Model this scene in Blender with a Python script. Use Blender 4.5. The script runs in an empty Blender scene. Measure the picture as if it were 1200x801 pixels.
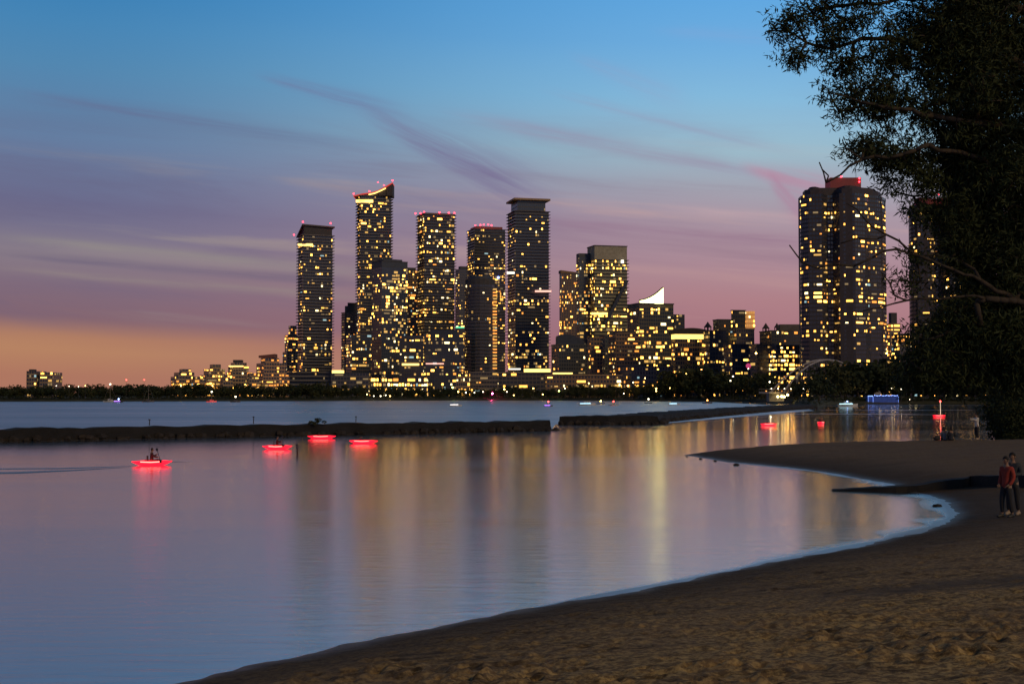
import bpy, bmesh, math, random
import numpy as np
from mathutils import Vector
random.seed(7); RNG = np.random.default_rng(11)
PI = math.pi
scene = bpy.context.scene
COL = scene.collection

# ------------------------------------------------------------------ camera
F = 1600.0; HZ = 462.0; CH = 4.5
TH = math.atan((HZ - 400.5) / F)
cam = bpy.data.cameras.new('camera'); cam_o = bpy.data.objects.new('camera', cam); COL.objects.link(cam_o)
cam.sensor_width = 36; cam.lens = 36 * F / 1200
cam.clip_start = 0.1; cam.clip_end = 40000
cam_o.location = (0, 0, CH); cam_o.rotation_euler = (PI / 2 + TH, 0, 0)
scene.camera = cam_o

# ------------------------------------------------------------------ exposure and render settings
vs = scene.view_settings
vs.view_transform = 'Standard'; vs.look = 'None'; vs.exposure = 0; vs.gamma = 1; vs.use_curve_mapping = False
scene.cycles.use_denoising = True
scene.cycles.max_bounces = 4; scene.cycles.diffuse_bounces = 2; scene.cycles.glossy_bounces = 3
scene.cycles.sample_clamp_indirect = 6; scene.cycles.caustics_reflective = False

def lin(c):
    return tuple(((v / 255) / 12.92 if v / 255 <= 0.04045 else ((v / 255 + 0.055) / 1.055) ** 2.4) for v in c)

# ------------------------------------------------------------------ dusk sky
world = bpy.data.worlds.new('World'); scene.world = world; world.use_nodes = True
nt = world.node_tree; nt.nodes.clear()
class G:
    def __init__(s, nt): s.nt = nt
    def n(s, t, **k):
        a = s.nt.nodes.new(t)
        for kk, v in k.items(): setattr(a, kk, v)
        return a
    def put(s, sock, v):
        if isinstance(v, bpy.types.NodeSocket): s.nt.links.new(v, sock)
        else: sock.default_value = v
    def m(s, op, a, b=0.0, c=0.0, clamp=False):
        x = s.n('ShaderNodeMath', operation=op); x.use_clamp = clamp
        s.put(x.inputs[0], a); s.put(x.inputs[1], b); s.put(x.inputs[2], c)
        return x.outputs[0]
    def ss(s, v, a, b, lo=0.0, hi=1.0):
        x = s.n('ShaderNodeMapRange', interpolation_type='SMOOTHSTEP')
        s.put(x.inputs[0], v)
        x.inputs[1].default_value = a; x.inputs[2].default_value = b
        x.inputs[3].default_value = lo; x.inputs[4].default_value = hi
        return x.outputs[0]
    def xyz(s, x, y, z=0.0):
        c = s.n('ShaderNodeCombineXYZ'); s.put(c.inputs[0], x); s.put(c.inputs[1], y); s.put(c.inputs[2], z); return c.outputs[0]
    def noise(s, vec, scale=1.0, detail=4.0, rough=0.55, dist=0.0):
        x = s.n('ShaderNodeTexNoise'); s.put(x.inputs['Vector'], vec)
        x.inputs['Scale'].default_value = scale; x.inputs['Detail'].default_value = detail
        x.inputs['Roughness'].default_value = rough; x.inputs['Distortion'].default_value = dist
        return x.outputs[0]
    def mix(s, f, a, b, blend='MIX'):
        x = s.n('ShaderNodeMix', data_type='RGBA', blend_type=blend)
        s.put(x.inputs[0], f)
        s.put(x.inputs[6], a if isinstance(a, bpy.types.NodeSocket) else (*a, 1))
        s.put(x.inputs[7], b if isinstance(b, bpy.types.NodeSocket) else (*b, 1))
        return x.outputs[2]
    def ramp(s, v, stops):
        x = s.n('ShaderNodeValToRGB'); s.put(x.inputs[0], v)
        r = x.color_ramp
        while len(r.elements) > 1: r.elements.remove(r.elements[-1])
        r.elements[0].position = stops[0][0]; r.elements[0].color = (*stops[0][1], 1)
        for p, c in stops[1:]:
            e = r.elements.new(p); e.color = (*c, 1)
        return x.outputs[0]
g = G(nt)
tc = g.n('ShaderNodeTexCoord'); sep = g.n('ShaderNodeSeparateXYZ'); nt.links.new(tc.outputs['Generated'], sep.inputs[0])
X, Y, Z = sep.outputs
az = g.m('ARCTAN2', X, Y); el = g.m('ARCSINE', Z)
elp = g.m('ADD', el, g.m('MULTIPLY', g.m('MAXIMUM', g.m('MINIMUM', az, 0.6), -0.6), 0.047))
warp = g.noise(g.xyz(g.m('MULTIPLY', az, 3.0), g.m('MULTIPLY', el, 9.0)), 1.0, 3.0)
elw = g.m('ADD', elp, g.m('MULTIPLY', g.m('SUBTRACT', warp, 0.5), 0.014))
SP = 0.6
def stops(l): return [(max(0, (e + 0.02)) / SP, lin(c)) for e, c in l]
pos = g.m('DIVIDE', g.m('ADD', elw, 0.02), SP, clamp=True)
left = g.ramp(pos, stops([(-.001, (170,116,96)), (.018, (178,128,98)), (.028, (172,122,98)), (.040, (128,98,110)), (.0615, (122,102,121)),
      (.084, (132,120,133)), (.102, (112,108,136)), (.1175, (102,103,137)), (.149, (100,118,153)), (.18, (90,127,165)), (.212, (78,132,174)),
      (.243, (66,130,179)), (.274, (52,124,179)), (.34, (46,100,150)), (.45, (38,62,92)), (.58, (30,42,62))]))
right = g.ramp(pos, stops([(.0, (158,106,112)), (.03, (160,106,118)), (.076, (172,126,134)), (.107, (170,138,150)), (.138, (166,148,162)), (.158, (160,162,176)),
      (.182, (153,184,200)), (.22, (130,183,218)), (.257, (108,171,221)), (.295, (92,164,222)), (.36, (82,148,204)), (.46, (58,98,142)), (.58, (32,44,64))]))
base = g.mix(g.ss(az, -0.34, 0.20), left, right)
# streaky cirrus
sl = g.m('ADD', el, g.m('MULTIPLY', az, 0.085))
cn = g.noise(g.xyz(g.m('MULTIPLY', az, 2.6), g.m('MULTIPLY', sl, 24.0)), 1.0, 6.0, 0.6, 0.5)
band = g.m('MULTIPLY', g.ss(el, 0.035, 0.065), g.ss(el, 0.24, 0.13))
c1 = g.m('MULTIPLY', g.ss(cn, 0.45, 0.68), band)
base = g.mix(g.m('MULTIPLY', c1, 0.42), base, g.mix(g.ss(az, -0.3, 0.15), lin((98,92,124)), lin((134,104,128))))
cn2 = g.noise(g.xyz(g.m('MULTIPLY', az, 3.2), g.m('MULTIPLY', sl, 46.0), 4.0), 1.0, 7.0, 0.55, 0.3)
c2 = g.m('MULTIPLY', g.ss(cn2, 0.56, 0.75), g.m('MULTIPLY', g.ss(el, 0.04, 0.07), g.ss(el, 0.2, 0.12)))
base = g.mix(g.m('MULTIPLY', c2, 0.6), base, g.mix(g.ss(az, -0.3, 0.15), lin((150,140,138)), lin((200,162,156))))
def wisp(a0, e0, a1, e1, w0, w1, amt, col, nscale=1.0, soft=0.02):
    """a long thin cloud from (a0, e0) to (a1, e1)"""
    global base
    k = (e1 - e0) / (a1 - a0)
    u = g.m('DIVIDE', g.m('SUBTRACT', az, a0), a1 - a0)
    v = g.m('SUBTRACT', g.m('SUBTRACT', el, e0), g.m('MULTIPLY', g.m('SUBTRACT', az, a0), k))
    wob = g.noise(g.xyz(g.m('MULTIPLY', az, 14.0), g.m('MULTIPLY', v, 60.0), e0 * 50), 1.0, 4.0)
    v = g.m('ADD', v, g.m('MULTIPLY', g.m('SUBTRACT', wob, 0.5), 0.6 * w1))
    w = g.m('ADD', w0, g.m('MULTIPLY', u, w1 - w0)); w = g.m('MAXIMUM', w, w0 * 0.5)
    q = g.m('DIVIDE', v, w)
    body = g.m('EXPONENT', g.m('MULTIPLY', g.m('MULTIPLY', q, q), -1.0))
    win = g.m('MULTIPLY', g.ss(u, -0.05, 0.3), g.ss(u, 1.25, 0.75))
    fib = g.noise(g.xyz(g.m('MULTIPLY', az, 8.0 * nscale), g.m('MULTIPLY', v, 170.0 * nscale), e1 * 90), 1.0, 5.0, 0.65)
    f = g.m('MULTIPLY', g.m('MULTIPLY', body, win), g.ss(fib, 0.3, 0.62, 0.35, 1.0))
    front = g.m('GREATER_THAN', Y, 0.0)
    base = g.mix(g.m('MULTIPLY', g.m('MULTIPLY', f, front), amt), base, lin(col))
wisp(-.375, .207, -.13, .183, .004, .004, .60, (98,104,140))
wisp(-.19, .228, -.09, .206, .003, .007, .55, (108,114,154))
wisp(-.115, .206, .015, .146, .006, .020, .62, (116,106,144))
wisp(-.09, .190, .00, .152, .003, .007, .45, (112,98,138), 1.6)
wisp(-.05, .205, .19, .157, .005, .005, .50, (150,132,160))
wisp(-.37, .1085, -.15, .093, .003, .004, .45, (150,144,134))
wisp(.02, .222, .19, .176, .003, .004, .30, (150,140,170), 1.5)
wisp(.10, .137, .24, .122, .003, .004, .45, (196,166,170), 1.5)
wisp(.03, .098, .24, .075, .003, .005, .35, (190,150,148))
wisp(-.36, .103, .02, .080, .004, .006, .35, (148,136,138))
wisp(-.38, .098, -.13, .082, .0025, .004, .55, (96,88,118))
wisp(-.38, .088, -.10, .070, .002, .004, .40, (150,138,132), 1.4)
wisp(.0, .128, .23, .108, .006, .005, .50, (140,104,132))
wisp(.165, .165, .235, .143, .004, .012, .62, (184,134,158))
wisp(.185, .158, .215, .125, .006, .014, .58, (172,122,150))
wisp(.04, .245, .12, .215, .004, .010, .22, (150,150,185))
wisp(.10, .262, .21, .250, .004, .007, .18, (140,160,205))
# a low sun sky underneath, far too dim to show more than a tint
nish = g.n('ShaderNodeTexSky', sky_type='NISHITA'); nish.sun_disc = False
nish.sun_elevation = math.radians(1.5); nish.sun_rotation = math.radians(-55)
bg1 = g.n('ShaderNodeBackground'); nt.links.new(base, bg1.inputs[0]); bg1.inputs[1].default_value = 1.02
bg2 = g.n('ShaderNodeBackground'); nt.links.new(nish.outputs[0], bg2.inputs[0]); bg2.inputs[1].default_value = 0.004
add = g.n('ShaderNodeAddShader'); nt.links.new(bg1.outputs[0], add.inputs[0]); nt.links.new(bg2.outputs[0], add.inputs[1])
wo = g.n('ShaderNodeOutputWorld'); nt.links.new(add.outputs[0], wo.inputs[0])

# ------------------------------------------------------------------ added warm light from behind, standing in for unseen street lamps
sun = bpy.data.lights.new('sun', 'SUN'); street_glow_o = bpy.data.objects.new('sun', sun); COL.objects.link(street_glow_o)
sun.energy = 0.95; sun.angle = math.radians(6); sun.color = (1.0, 0.64, 0.24)
street_glow_o.rotation_euler = Vector((-0.55, 0.70, -0.50)).to_track_quat('-Z', 'Y').to_euler()

# ------------------------------------------------------------------ helpers
def ray(px, py):
    x = (px - 600) / F; y = (400.5 - py) / F
    return x, math.cos(TH) - y * math.sin(TH), math.sin(TH) + y * math.cos(TH)
def P(px, py, D):
    """the place D metres ahead seen at that spot of the photograph"""
    x, yy, z = ray(px, py); return Vector((x / yy * D, D, CH + z / yy * D))
def PZ(px, py, z=0.0):
    x, yy, zz = ray(px, py); D = (z - CH) / zz * yy; return Vector((x / yy * D, D, z))
def WX(px, D): return P(px, 400, D).x
def ZT(py, D): return P(600, py, D).z

MATS = {}
def mat(name, col, rough=0.6, metal=0.0, emit=None, es=0.0, var=0.25, scale=0.6, spec=0.5, bump=0.0, dist=0.02):
    if name in MATS: return MATS[name]
    m = bpy.data.materials.new(name); m.use_nodes = True; t = m.node_tree; gg = G(t)
    b = t.nodes['Principled BSDF']
    co = gg.n('ShaderNodeTexCoord').outputs['Object']
    nz = gg.noise(co, scale, 5.0, 0.6)
    lo = tuple(v * (1 - var) for v in col); hi = tuple(min(1, v * (1 + var)) for v in col)
    t.links.new(gg.ramp(nz, [(0.3, lo), (0.7, hi)]), b.inputs['Base Color'])
    b.inputs['Roughness'].default_value = rough; b.inputs['Metallic'].default_value = metal
    b.inputs['Specular IOR Level'].default_value = spec
    if emit:
        b.inputs['Emission Color'].default_value = (*emit, 1); b.inputs['Emission Strength'].default_value = es
    if bump:
        bp = gg.n('ShaderNodeBump'); bp.inputs['Strength'].default_value = bump; bp.inputs['Distance'].default_value = dist
        t.links.new(gg.noise(co, scale * 6, 6.0, 0.65), bp.inputs['Height']); t.links.new(bp.outputs[0], b.inputs['Normal'])
    MATS[name] = m; return m

class MB:
    def __init__(s): s.v = []; s.f = []; s.mi = []; s.mats = []
    def slot(s, m):
        if m not in s.mats: s.mats.append(m)
        return s.mats.index(m)
    def face(s, pts, m):
        i = len(s.v); s.v += [tuple(p) for p in pts]; s.f.append(tuple(range(i, i + len(pts)))); s.mi.append(s.slot(m))
    def box(s, x0, x1, y0, y1, z0, z1, m):
        i = len(s.v); k = s.slot(m)
        s.v += [(x, y, z) for z in (z0, z1) for y in (y0, y1) for x in (x0, x1)]
        for f in ((0,2,3,1), (4,5,7,6), (0,1,5,4), (2,6,7,3), (0,4,6,2), (1,3,7,5)):
            s.f.append(tuple(i + q for q in f)); s.mi.append(k)
    def prism(s, poly, z0, z1, m, top=None):
        """poly counter-clockwise; z1 a number or one height per corner"""
        i = len(s.v); n = len(poly); k = s.slot(m)
        zt = z1 if hasattr(z1, '__len__') else [z1] * n
        zb = z0 if hasattr(z0, '__len__') else [z0] * n
        s.v += [(p[0], p[1], z) for p, z in zip(poly, zb)] + [(p[0], p[1], z) for p, z in zip(poly, zt)]
        for a in range(n):
            b = (a + 1) % n; s.f.append((i + a, i + b, i + n + b, i + n + a)); s.mi.append(k)
        s.f.append(tuple(i + n + a for a in range(n))); s.mi.append(s.slot(top) if top else k)
        s.f.append(tuple(i + a for a in reversed(range(n)))); s.mi.append(k)
    def tube(s, pts, r, m, n=6):
        """tapered tube through the points; r a number or one radius per point"""
        pts = [Vector(p) for p in pts]; rr = r if hasattr(r, '__len__') else [r] * len(pts)
        k = s.slot(m); i = len(s.v)
        for a, p in enumerate(pts):
            d = (pts[min(a + 1, len(pts) - 1)] - pts[max(a - 1, 0)]).normalized()
            u = d.cross(Vector((0, 0, 1)) if abs(d.z) < 0.9 else Vector((1, 0, 0))).normalized(); w = d.cross(u)
            for q in range(n):
                t = 2 * PI * q / n; s.v.append(tuple(p + (u * math.cos(t) + w * math.sin(t)) * rr[a]))
        for a in range(len(pts) - 1):
            for q in range(n):
                b = (q + 1) % n
                s.f.append((i + a * n + q, i + a * n + b, i + (a + 1) * n + b, i + (a + 1) * n + q)); s.mi.append(k)
        s.f.append(tuple(i + q for q in reversed(range(n)))); s.mi.append(k)
        s.f.append(tuple(i + (len(pts) - 1) * n + q for q in range(n))); s.mi.append(k)
    def ball(s, c, r, m, n=8, sz=1.0, h=5):
        i = len(s.v); k = s.slot(m)
        s.v.append((c[0], c[1], c[2] - r * sz))
        for a in range(1, h):
            t = PI * a / h
            for q in range(n):
                s.v.append((c[0] + r * math.sin(t) * math.cos(2 * PI * q / n), c[1] + r * math.sin(t) * math.sin(2 * PI * q / n), c[2] - r * sz * math.cos(t)))
        s.v.append((c[0], c[1], c[2] + r * sz)); last = len(s.v) - 1
        for q in range(n):
            b = (q + 1) % n
            s.f.append((i, i + 1 + b, i + 1 + q)); s.mi.append(k)
            for a in range(h - 2):
                s.f.append((i + 1 + a * n + q, i + 1 + a * n + b, i + 1 + (a + 1) * n + b, i + 1 + (a + 1) * n + q)); s.mi.append(k)
            s.f.append((last, i + 1 + (h - 2) * n + q, i + 1 + (h - 2) * n + b)); s.mi.append(k)
    def mesh(s, name, smooth=False):
        me = bpy.data.meshes.new(name); me.from_pydata(s.v, [], s.f)
        for m in s.mats: me.materials.append(m)
        me.polygons.foreach_set('material_index', s.mi)
        if smooth: me.polygons.foreach_set('use_smooth', [True] * len(s.f))
        me.update(); return me
    def build(s, name, parent=None, smooth=False, kind=None):
        return link(name, s.mesh(name, smooth), parent, kind)
def link(name, me, parent=None, kind=None, loc=None):
    o = bpy.data.objects.new(name, me); COL.objects.link(o)
    if parent: o.parent = parent
    if kind: o['kind'] = kind
    if loc is not None: o.location = loc
    return o
def thing(name, label, cat, loc=(0, 0, 0), rz=0.0, group=None):
    o = bpy.data.objects.new(name, None); COL.objects.link(o); o.location = loc; o.rotation_euler = (0, 0, rz)
    o.empty_display_size = 0.3
    return tag(o, label, cat, group)
def tag(o, label, cat, group=None):
    o['label'] = label; o['category'] = cat
    if group: o['group'] = group
    return o
def copy_tree(o, parent=None):
    c = o.copy(); COL.objects.link(c); c.parent = parent
    for ch in list(o.children): copy_tree(ch, c)
    return c

def vnoise(x, y, seed=0):
    xi = np.floor(x).astype(np.int64); yi = np.floor(y).astype(np.int64); fx = x - xi; fy = y - yi
    def h(a, b):
        n = (a * 374761393 + b * 668265263 + seed * 974634777) & 0xffffffff
        n = ((n ^ (n >> 13)) * 1274126177) & 0xffffffff
        return ((n ^ (n >> 16)) & 0xffff) / 65535.0
    fx = fx * fx * (3 - 2 * fx); fy = fy * fy * (3 - 2 * fy)
    return (h(xi, yi) * (1 - fx) + h(xi + 1, yi) * fx) * (1 - fy) + (h(xi, yi + 1) * (1 - fx) + h(xi + 1, yi + 1) * fx) * fy
def fbm(x, y, o=4, seed=0):
    r = 0; a = 0.5
    for k in range(o): r = r + a * (vnoise(x, y, seed + k) - 0.5); x = x * 2.03; y = y * 2.03; a *= 0.5
    return r

# ------------------------------------------------------------------ the beach
shore_px = [(-160,900),(40,843),(190,801),(300,777),(400,756),(500,737),(600,717.5),(700,697.5),(783,683),(867,667),(950,650),(1033,634),
            (1075,624),(1100,615),(1115,606),(1116,597),(1104,586),(1083,579),(1050,573),(1041,567),(1002,560),(959,552.5),(917,547.5),(860,542),(825,536.5),(800,533)]
land = [(-60, -30), (-30, 5)] + [tuple(PZ(a, b)[:2]) for a, b in shore_px[0:]]
land += [(14.5, 106), (20, 109), (27, 110), (36, 112), (45, 113), (60, 118), (90, 130), (200, 170), (200, -200), (-60, -200)]
land = np.array(land)
def sdist(x, y):
    x = np.asarray(x, float); y = np.asarray(y, float)
    best = np.full(x.shape, 1e9); inside = np.zeros(x.shape, bool); n = len(land)
    for i in range(n):
        ax, ay = land[i]; bx, by = land[(i + 1) % n]; dx, dy = bx - ax, by - ay
        t = np.clip(((x - ax) * dx + (y - ay) * dy) / (dx * dx + dy * dy), 0, 1)
        if i < n - 4: best = np.minimum(best, np.hypot(x - ax - t * dx, y - ay - t * dy))
        c = ((ay > y) != (by > y)); xx = ax + (y - ay) * dx / (dy if dy else 1e-9)
        inside ^= c & (x < xx)
    return np.where(inside, best, -best)
def hgt(x, y, fine=True):
    d = sdist(x, y)
    d = d + 0.5 * fbm(x * 0.35, y * 0.35, 3, 5) + 0.35 * fbm(x * 1.6, y * 1.6, 3, 61)
    z = np.where(d > 0, 2.0 * (1 - np.exp(-np.maximum(d, 0) / 14.0)), np.maximum(0.14 * d, -1.6))
    z = z + np.where(y < 9, (9 - y) * 0.1, 0).clip(0, 1.2)
    k = np.clip(d / 2.5, 0, 1)
    z = z + k * (0.16 * fbm(x * 0.25, y * 0.3, 3, 21))
    if fine: z = z + k * (0.05 * fbm(x * 1.7, y * 1.7, 3, 31)) + np.clip(d, 0.1, 1) * 0.03 * fbm(x * 7, y * 7, 2, 41)
    return z
def ground(px, py):
    x, yy, z = ray(px, py); D = np.linspace(8, 130, 5000)
    zz = CH + z / yy * D; h = hgt(x / yy * D, D, False)
    i = int(np.argmax(h > zz))
    if not (h > zz).any(): ok = D > 60; i = int(np.argmax(np.where(ok, h - zz, -99)))
    return Vector((x / yy * D[i], D[i], float(h[i])))

def grid_mesh(name, Xg, Yg, Zg):
    r, c = Xg.shape; me = bpy.data.meshes.new(name)
    co = np.stack([Xg, Yg, Zg], -1).reshape(-1, 3)
    idx = np.arange(r * c).reshape(r, c)
    q = np.stack([idx[:-1, :-1], idx[:-1, 1:], idx[1:, 1:], idx[1:, :-1]], -1).reshape(-1, 4)
    return co, q
ys = np.exp(np.arange(math.log(7.0), math.log(135), 0.0036))
us = np.concatenate([np.linspace(-1.6, -0.42, 40), np.arange(-0.41, 0.45, 0.0022), np.linspace(0.46, 2.2, 60)])
Ug, Yg = np.meshgrid(us, ys); Xg = Ug * Yg
Zg = hgt(Xg, Yg)
# footprints and scuffs in the dry sand
nf = 5600
fy = np.exp(RNG.uniform(math.log(11), math.log(48), nf)); fu = RNG.uniform(-0.42, 0.45, nf); fx = fu * fy
fd = sdist(fx, fy)
for X0, Y0, d0 in zip(fx, fy, fd):
    if d0 < 2.2 or vnoise(np.array([X0 * .45]), np.array([Y0 * .3]), 9)[0] < random.uniform(.1, .7): continue
    R = random.uniform(0.06, 0.14); dep = random.uniform(0.015, 0.05) * (1.35 if Y0 < 21 else .8); a = random.uniform(0, PI)
    i0, i1 = np.searchsorted(ys, [Y0 - 3 * R, Y0 + 3 * R]); j0, j1 = np.searchsorted(us, [(X0 - 3 * R) / Y0, (X0 + 3 * R) / Y0])
    sx = Xg[i0:i1, j0:j1] - X0; sy = Yg[i0:i1, j0:j1] - Y0
    p = (sx * math.cos(a) + sy * math.sin(a)) / (R * 1.5); q = (-sx * math.sin(a) + sy * math.cos(a)) / R
    r2 = p * p + q * q
    Zg[i0:i1, j0:j1] += dep * (-np.exp(-r2 * 1.6) + 0.45 * np.exp(-(np.sqrt(r2) - 1.5) ** 2 * 3))
co1, q1 = grid_mesh('a', Xg, Yg, Zg)
yb = np.linspace(-120, 7.0, 60); ub = np.linspace(-70, 150, 90); Xb, Yb = np.meshgrid(ub, yb); Zb = hgt(Xb, Yb, False)
edge = (np.abs(Yb - 7.0) < 0.01); Zb[edge] -= 0.03
co2, q2 = grid_mesh('b', Xb, Yb, Zb)
co = np.concatenate([co1, co2]); qq = np.concatenate([q1, q2 + len(co1)])
me = bpy.data.meshes.new('beach_sand')
me.vertices.add(len(co)); me.vertices.foreach_set('co', co.ravel())
me.loops.add(qq.size); me.loops.foreach_set('vertex_index', qq.ravel().astype(np.int32))
me.polygons.add(len(qq)); me.polygons.foreach_set('loop_start', np.arange(0, qq.size, 4, dtype=np.int32))
me.polygons.foreach_set('use_smooth', np.ones(len(qq), bool))
me.update(calc_edges=True)
sm = bpy.data.materials.new('sand'); sm.use_nodes = True; t = sm.node_tree; gg = G(t); b = t.nodes['Principled BSDF']
geo = gg.n('ShaderNodeNewGeometry'); gp = geo.outputs['Position']; sp = gg.n('ShaderNodeSeparateXYZ'); t.links.new(gp, sp.inputs[0])
n1 = gg.noise(gp, 0.5, 6.0, 0.65); n2 = gg.noise(gp, 9.0, 5.0, 0.7); n3 = gg.noise(gg.xyz(gg.m('MULTIPLY', sp.outputs[0], 0.35), gg.m('MULTIPLY', sp.outputs[1], 1.6)), 1.0, 6.0, 0.7, 0.6)
dry = gg.mix(gg.ss(n2, 0.40, 0.62), (0.17, 0.115, 0.058), (0.54, 0.38, 0.16))
dry = gg.mix(gg.ss(n1, 0.35, 0.65, 0.0, 0.5), dry, (0.19, 0.14, 0.10))
weed = gg.m('MULTIPLY', gg.ss(n3, 0.50, 0.58), gg.ss(gg.noise(gp, 3.0, 5.0, 0.7), 0.42, 0.6))
dry = gg.mix(gg.m('MULTIPLY', weed, 0.85), dry, (0.05, 0.033, 0.018))
wz = gg.m('ADD', sp.outputs[2], gg.m('MULTIPLY', gg.m('SUBTRACT', n1, 0.5), 0.5))
wet = gg.ss(wz, 0.75, 0.12)
dark_band = gg.m('ABSOLUTE', gg.m('SUBTRACT', gg.m('ADD', sp.outputs[1], gg.m('MULTIPLY', gg.m('SUBTRACT', n3, .5), 5.0)), gg.m('ADD', 25.5, gg.m('MULTIPLY', sp.outputs[0], .12))))
dry = gg.mix(gg.m('MULTIPLY', gg.m('MULTIPLY', gg.ss(dark_band, 1.5, .3), gg.ss(sp.outputs[0], 4.0, 7.5)), .75), dry, (.075, .065, .06))  # a darker band across the sand on the right
speck = gg.ss(gg.noise(gp, 38.0, 3.0, 0.7), 0.66, 0.74)
dry = gg.mix(gg.m('MULTIPLY', speck, .8), dry, (.05, .035, .02))
dry = gg.mix(gg.ss(sp.outputs[1], 15, 55, 0.0, .8), dry, (.13, .098, .075))  # light falloff put into the colour: sand darkens with distance
colr = gg.mix(gg.m('MULTIPLY', wet, 0.8), dry, (0.055, 0.043, 0.034))
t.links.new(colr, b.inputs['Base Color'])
t.links.new(gg.ss(sp.outputs[2], 0.0, 0.16, 0.38, 0.95), b.inputs['Roughness']); b.inputs['Specular IOR Level'].default_value = 0.15
bp = gg.n('ShaderNodeBump'); bp.inputs['Strength'].default_value = 0.8; bp.inputs['Distance'].default_value = 0.04
t.links.new(gg.noise(gp, 14.0, 6.0, 0.7), bp.inputs['Height']); t.links.new(bp.outputs[0], b.inputs['Normal'])
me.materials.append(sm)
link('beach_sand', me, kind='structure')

# ------------------------------------------------------------------ water
def water_mat(name, rough, sx, sy, bs, deep, mottled, farr=1.0):
    m = bpy.data.materials.new(name); m.use_nodes = True; t = m.node_tree; gg = G(t); b = t.nodes['Principled BSDF']
    b.inputs['Base Color'].default_value = (*deep, 1); b.inputs['IOR'].default_value = 1.33
    geo = gg.n('ShaderNodeNewGeometry'); sp = gg.n('ShaderNodeSeparateXYZ'); t.links.new(geo.outputs['Position'], sp.inputs[0])
    v = gg.xyz(gg.m('MULTIPLY', sp.outputs[0], sx), gg.m('MULTIPLY', sp.outputs[1], sy))
    big = gg.noise(gg.xyz(gg.m('MULTIPLY', sp.outputs[0], 0.012), gg.m('MULTIPLY', sp.outputs[1], 0.05)), 1.0, 4.0, 0.6, 0.8)
    t.links.new(gg.m('MULTIPLY', gg.ss(big, 0.35, 0.68, rough * (1 - mottled), rough * (1 + mottled)), gg.ss(sp.outputs[1], 60, 170, 1.0, farr)), b.inputs['Roughness'])
    bp = gg.n('ShaderNodeBump'); bp.inputs['Strength'].default_value = bs; bp.inputs['Distance'].default_value = 0.05
    t.links.new(gg.noise(v, 1.0, 6.0, 0.68, 0.6), bp.inputs['Height']); t.links.new(bp.outputs[0], b.inputs['Normal'])
    gl = gg.n('ShaderNodeBsdfGlossy'); gl.inputs[0].default_value = (1, 1, 1, 1)
    t.links.new(b.inputs['Roughness'].links[0].from_socket, gl.inputs['Roughness']); t.links.new(bp.outputs[0], gl.inputs['Normal'])
    bp.inputs['Strength'].default_value = 1; t.links.new(gg.m('MULTIPLY', gg.ss(sp.outputs[1], 25, 200, 1.0, .25), bs), bp.inputs['Strength'])
    mx = gg.n('ShaderNodeMixShader'); mx.inputs[0].default_value = .46
    t.links.new(b.outputs[0], mx.inputs[1]); t.links.new(gl.outputs[0], mx.inputs[2]); t.links.new(mx.outputs[0], t.nodes['Material Output'].inputs[0])
    return m
def sheet(name, poly, m, z=0.0):
    bm = bmesh.new(); f = bm.faces.new([bm.verts.new((x, y, z)) for x, y in poly]); bm.normal_update()
    if f.normal.z < 0: f.normal_flip()
    bmesh.ops.triangulate(bm, faces=[f]); me = bpy.data.meshes.new(name); bm.to_mesh(me); bm.free(); me.materials.append(m)
    return link(name, me, kind='structure')
border = [(-300, -72), (4.9, 172.2), (6.6, 207), (22.8, 211), (84, 380), (106, 500), (140, 1200)]
sheet('bay_water', border + [(1500, 1200), (1500, -300), (-300, -300)], water_mat('calm_water', 0.14, 0.6, 2.3, 0.22, (0.012, 0.02, 0.032), 0.16, .68))
sheet('lake_water', border + [(1500, 1200), (9000, 1200), (9000, 15000), (-15000, 15000), (-15000, -300), (-300, -300)],
      water_mat('ruffled_water', 0.34, 0.12, 0.5, 0.3, (0.012, 0.022, 0.036), 0.2))
sp_ = [PZ(a, c) for a, c in shore_px[6:25]]; ns_ = len(sp_) * 6 - 6
for q_, (kf, rg) in enumerate(((1.0, .17), (.82, .20), (.64, .24), (.48, .29), (.34, .35), (.2, .42))):      # gentle swash, rougher towards the sand
    out_, inn_ = [], []
    for i in range(ns_):
        p_ = sp_[i // 6].lerp(sp_[i // 6 + 1], (i % 6) / 6); d_ = (sp_[i // 6 + 1] - sp_[i // 6]).normalized(); n_ = Vector((-d_.y, d_.x, 0))
        w_ = (.15 + 1.25 * float(vnoise(np.array([i * .31 + q_ * .13]), np.array([3.3]), 4)[0])) * kf * min(1, (i + 1) / 30, (ns_ - i) / 30)
        out_.append(tuple((p_ + n_ * w_)[:2])); inn_.append(tuple((p_ - n_ * .9)[:2]))
    me_ = bpy.data.meshes.new('surf'); nn_ = len(out_); z_ = .003 + .003 * q_
    me_.from_pydata([(x, y, z_) for x, y in out_] + [(x, y, z_) for x, y in inn_], [], [(i + nn_, i + nn_ + 1, i + 1, i) for i in range(nn_ - 1)])
    me_.materials.append(water_mat('shallow_surf', rg, 1.2, 3.0, 0.3, (0.03, 0.045, 0.06), 0.15)); link('surf', me_, kind='structure')
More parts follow.
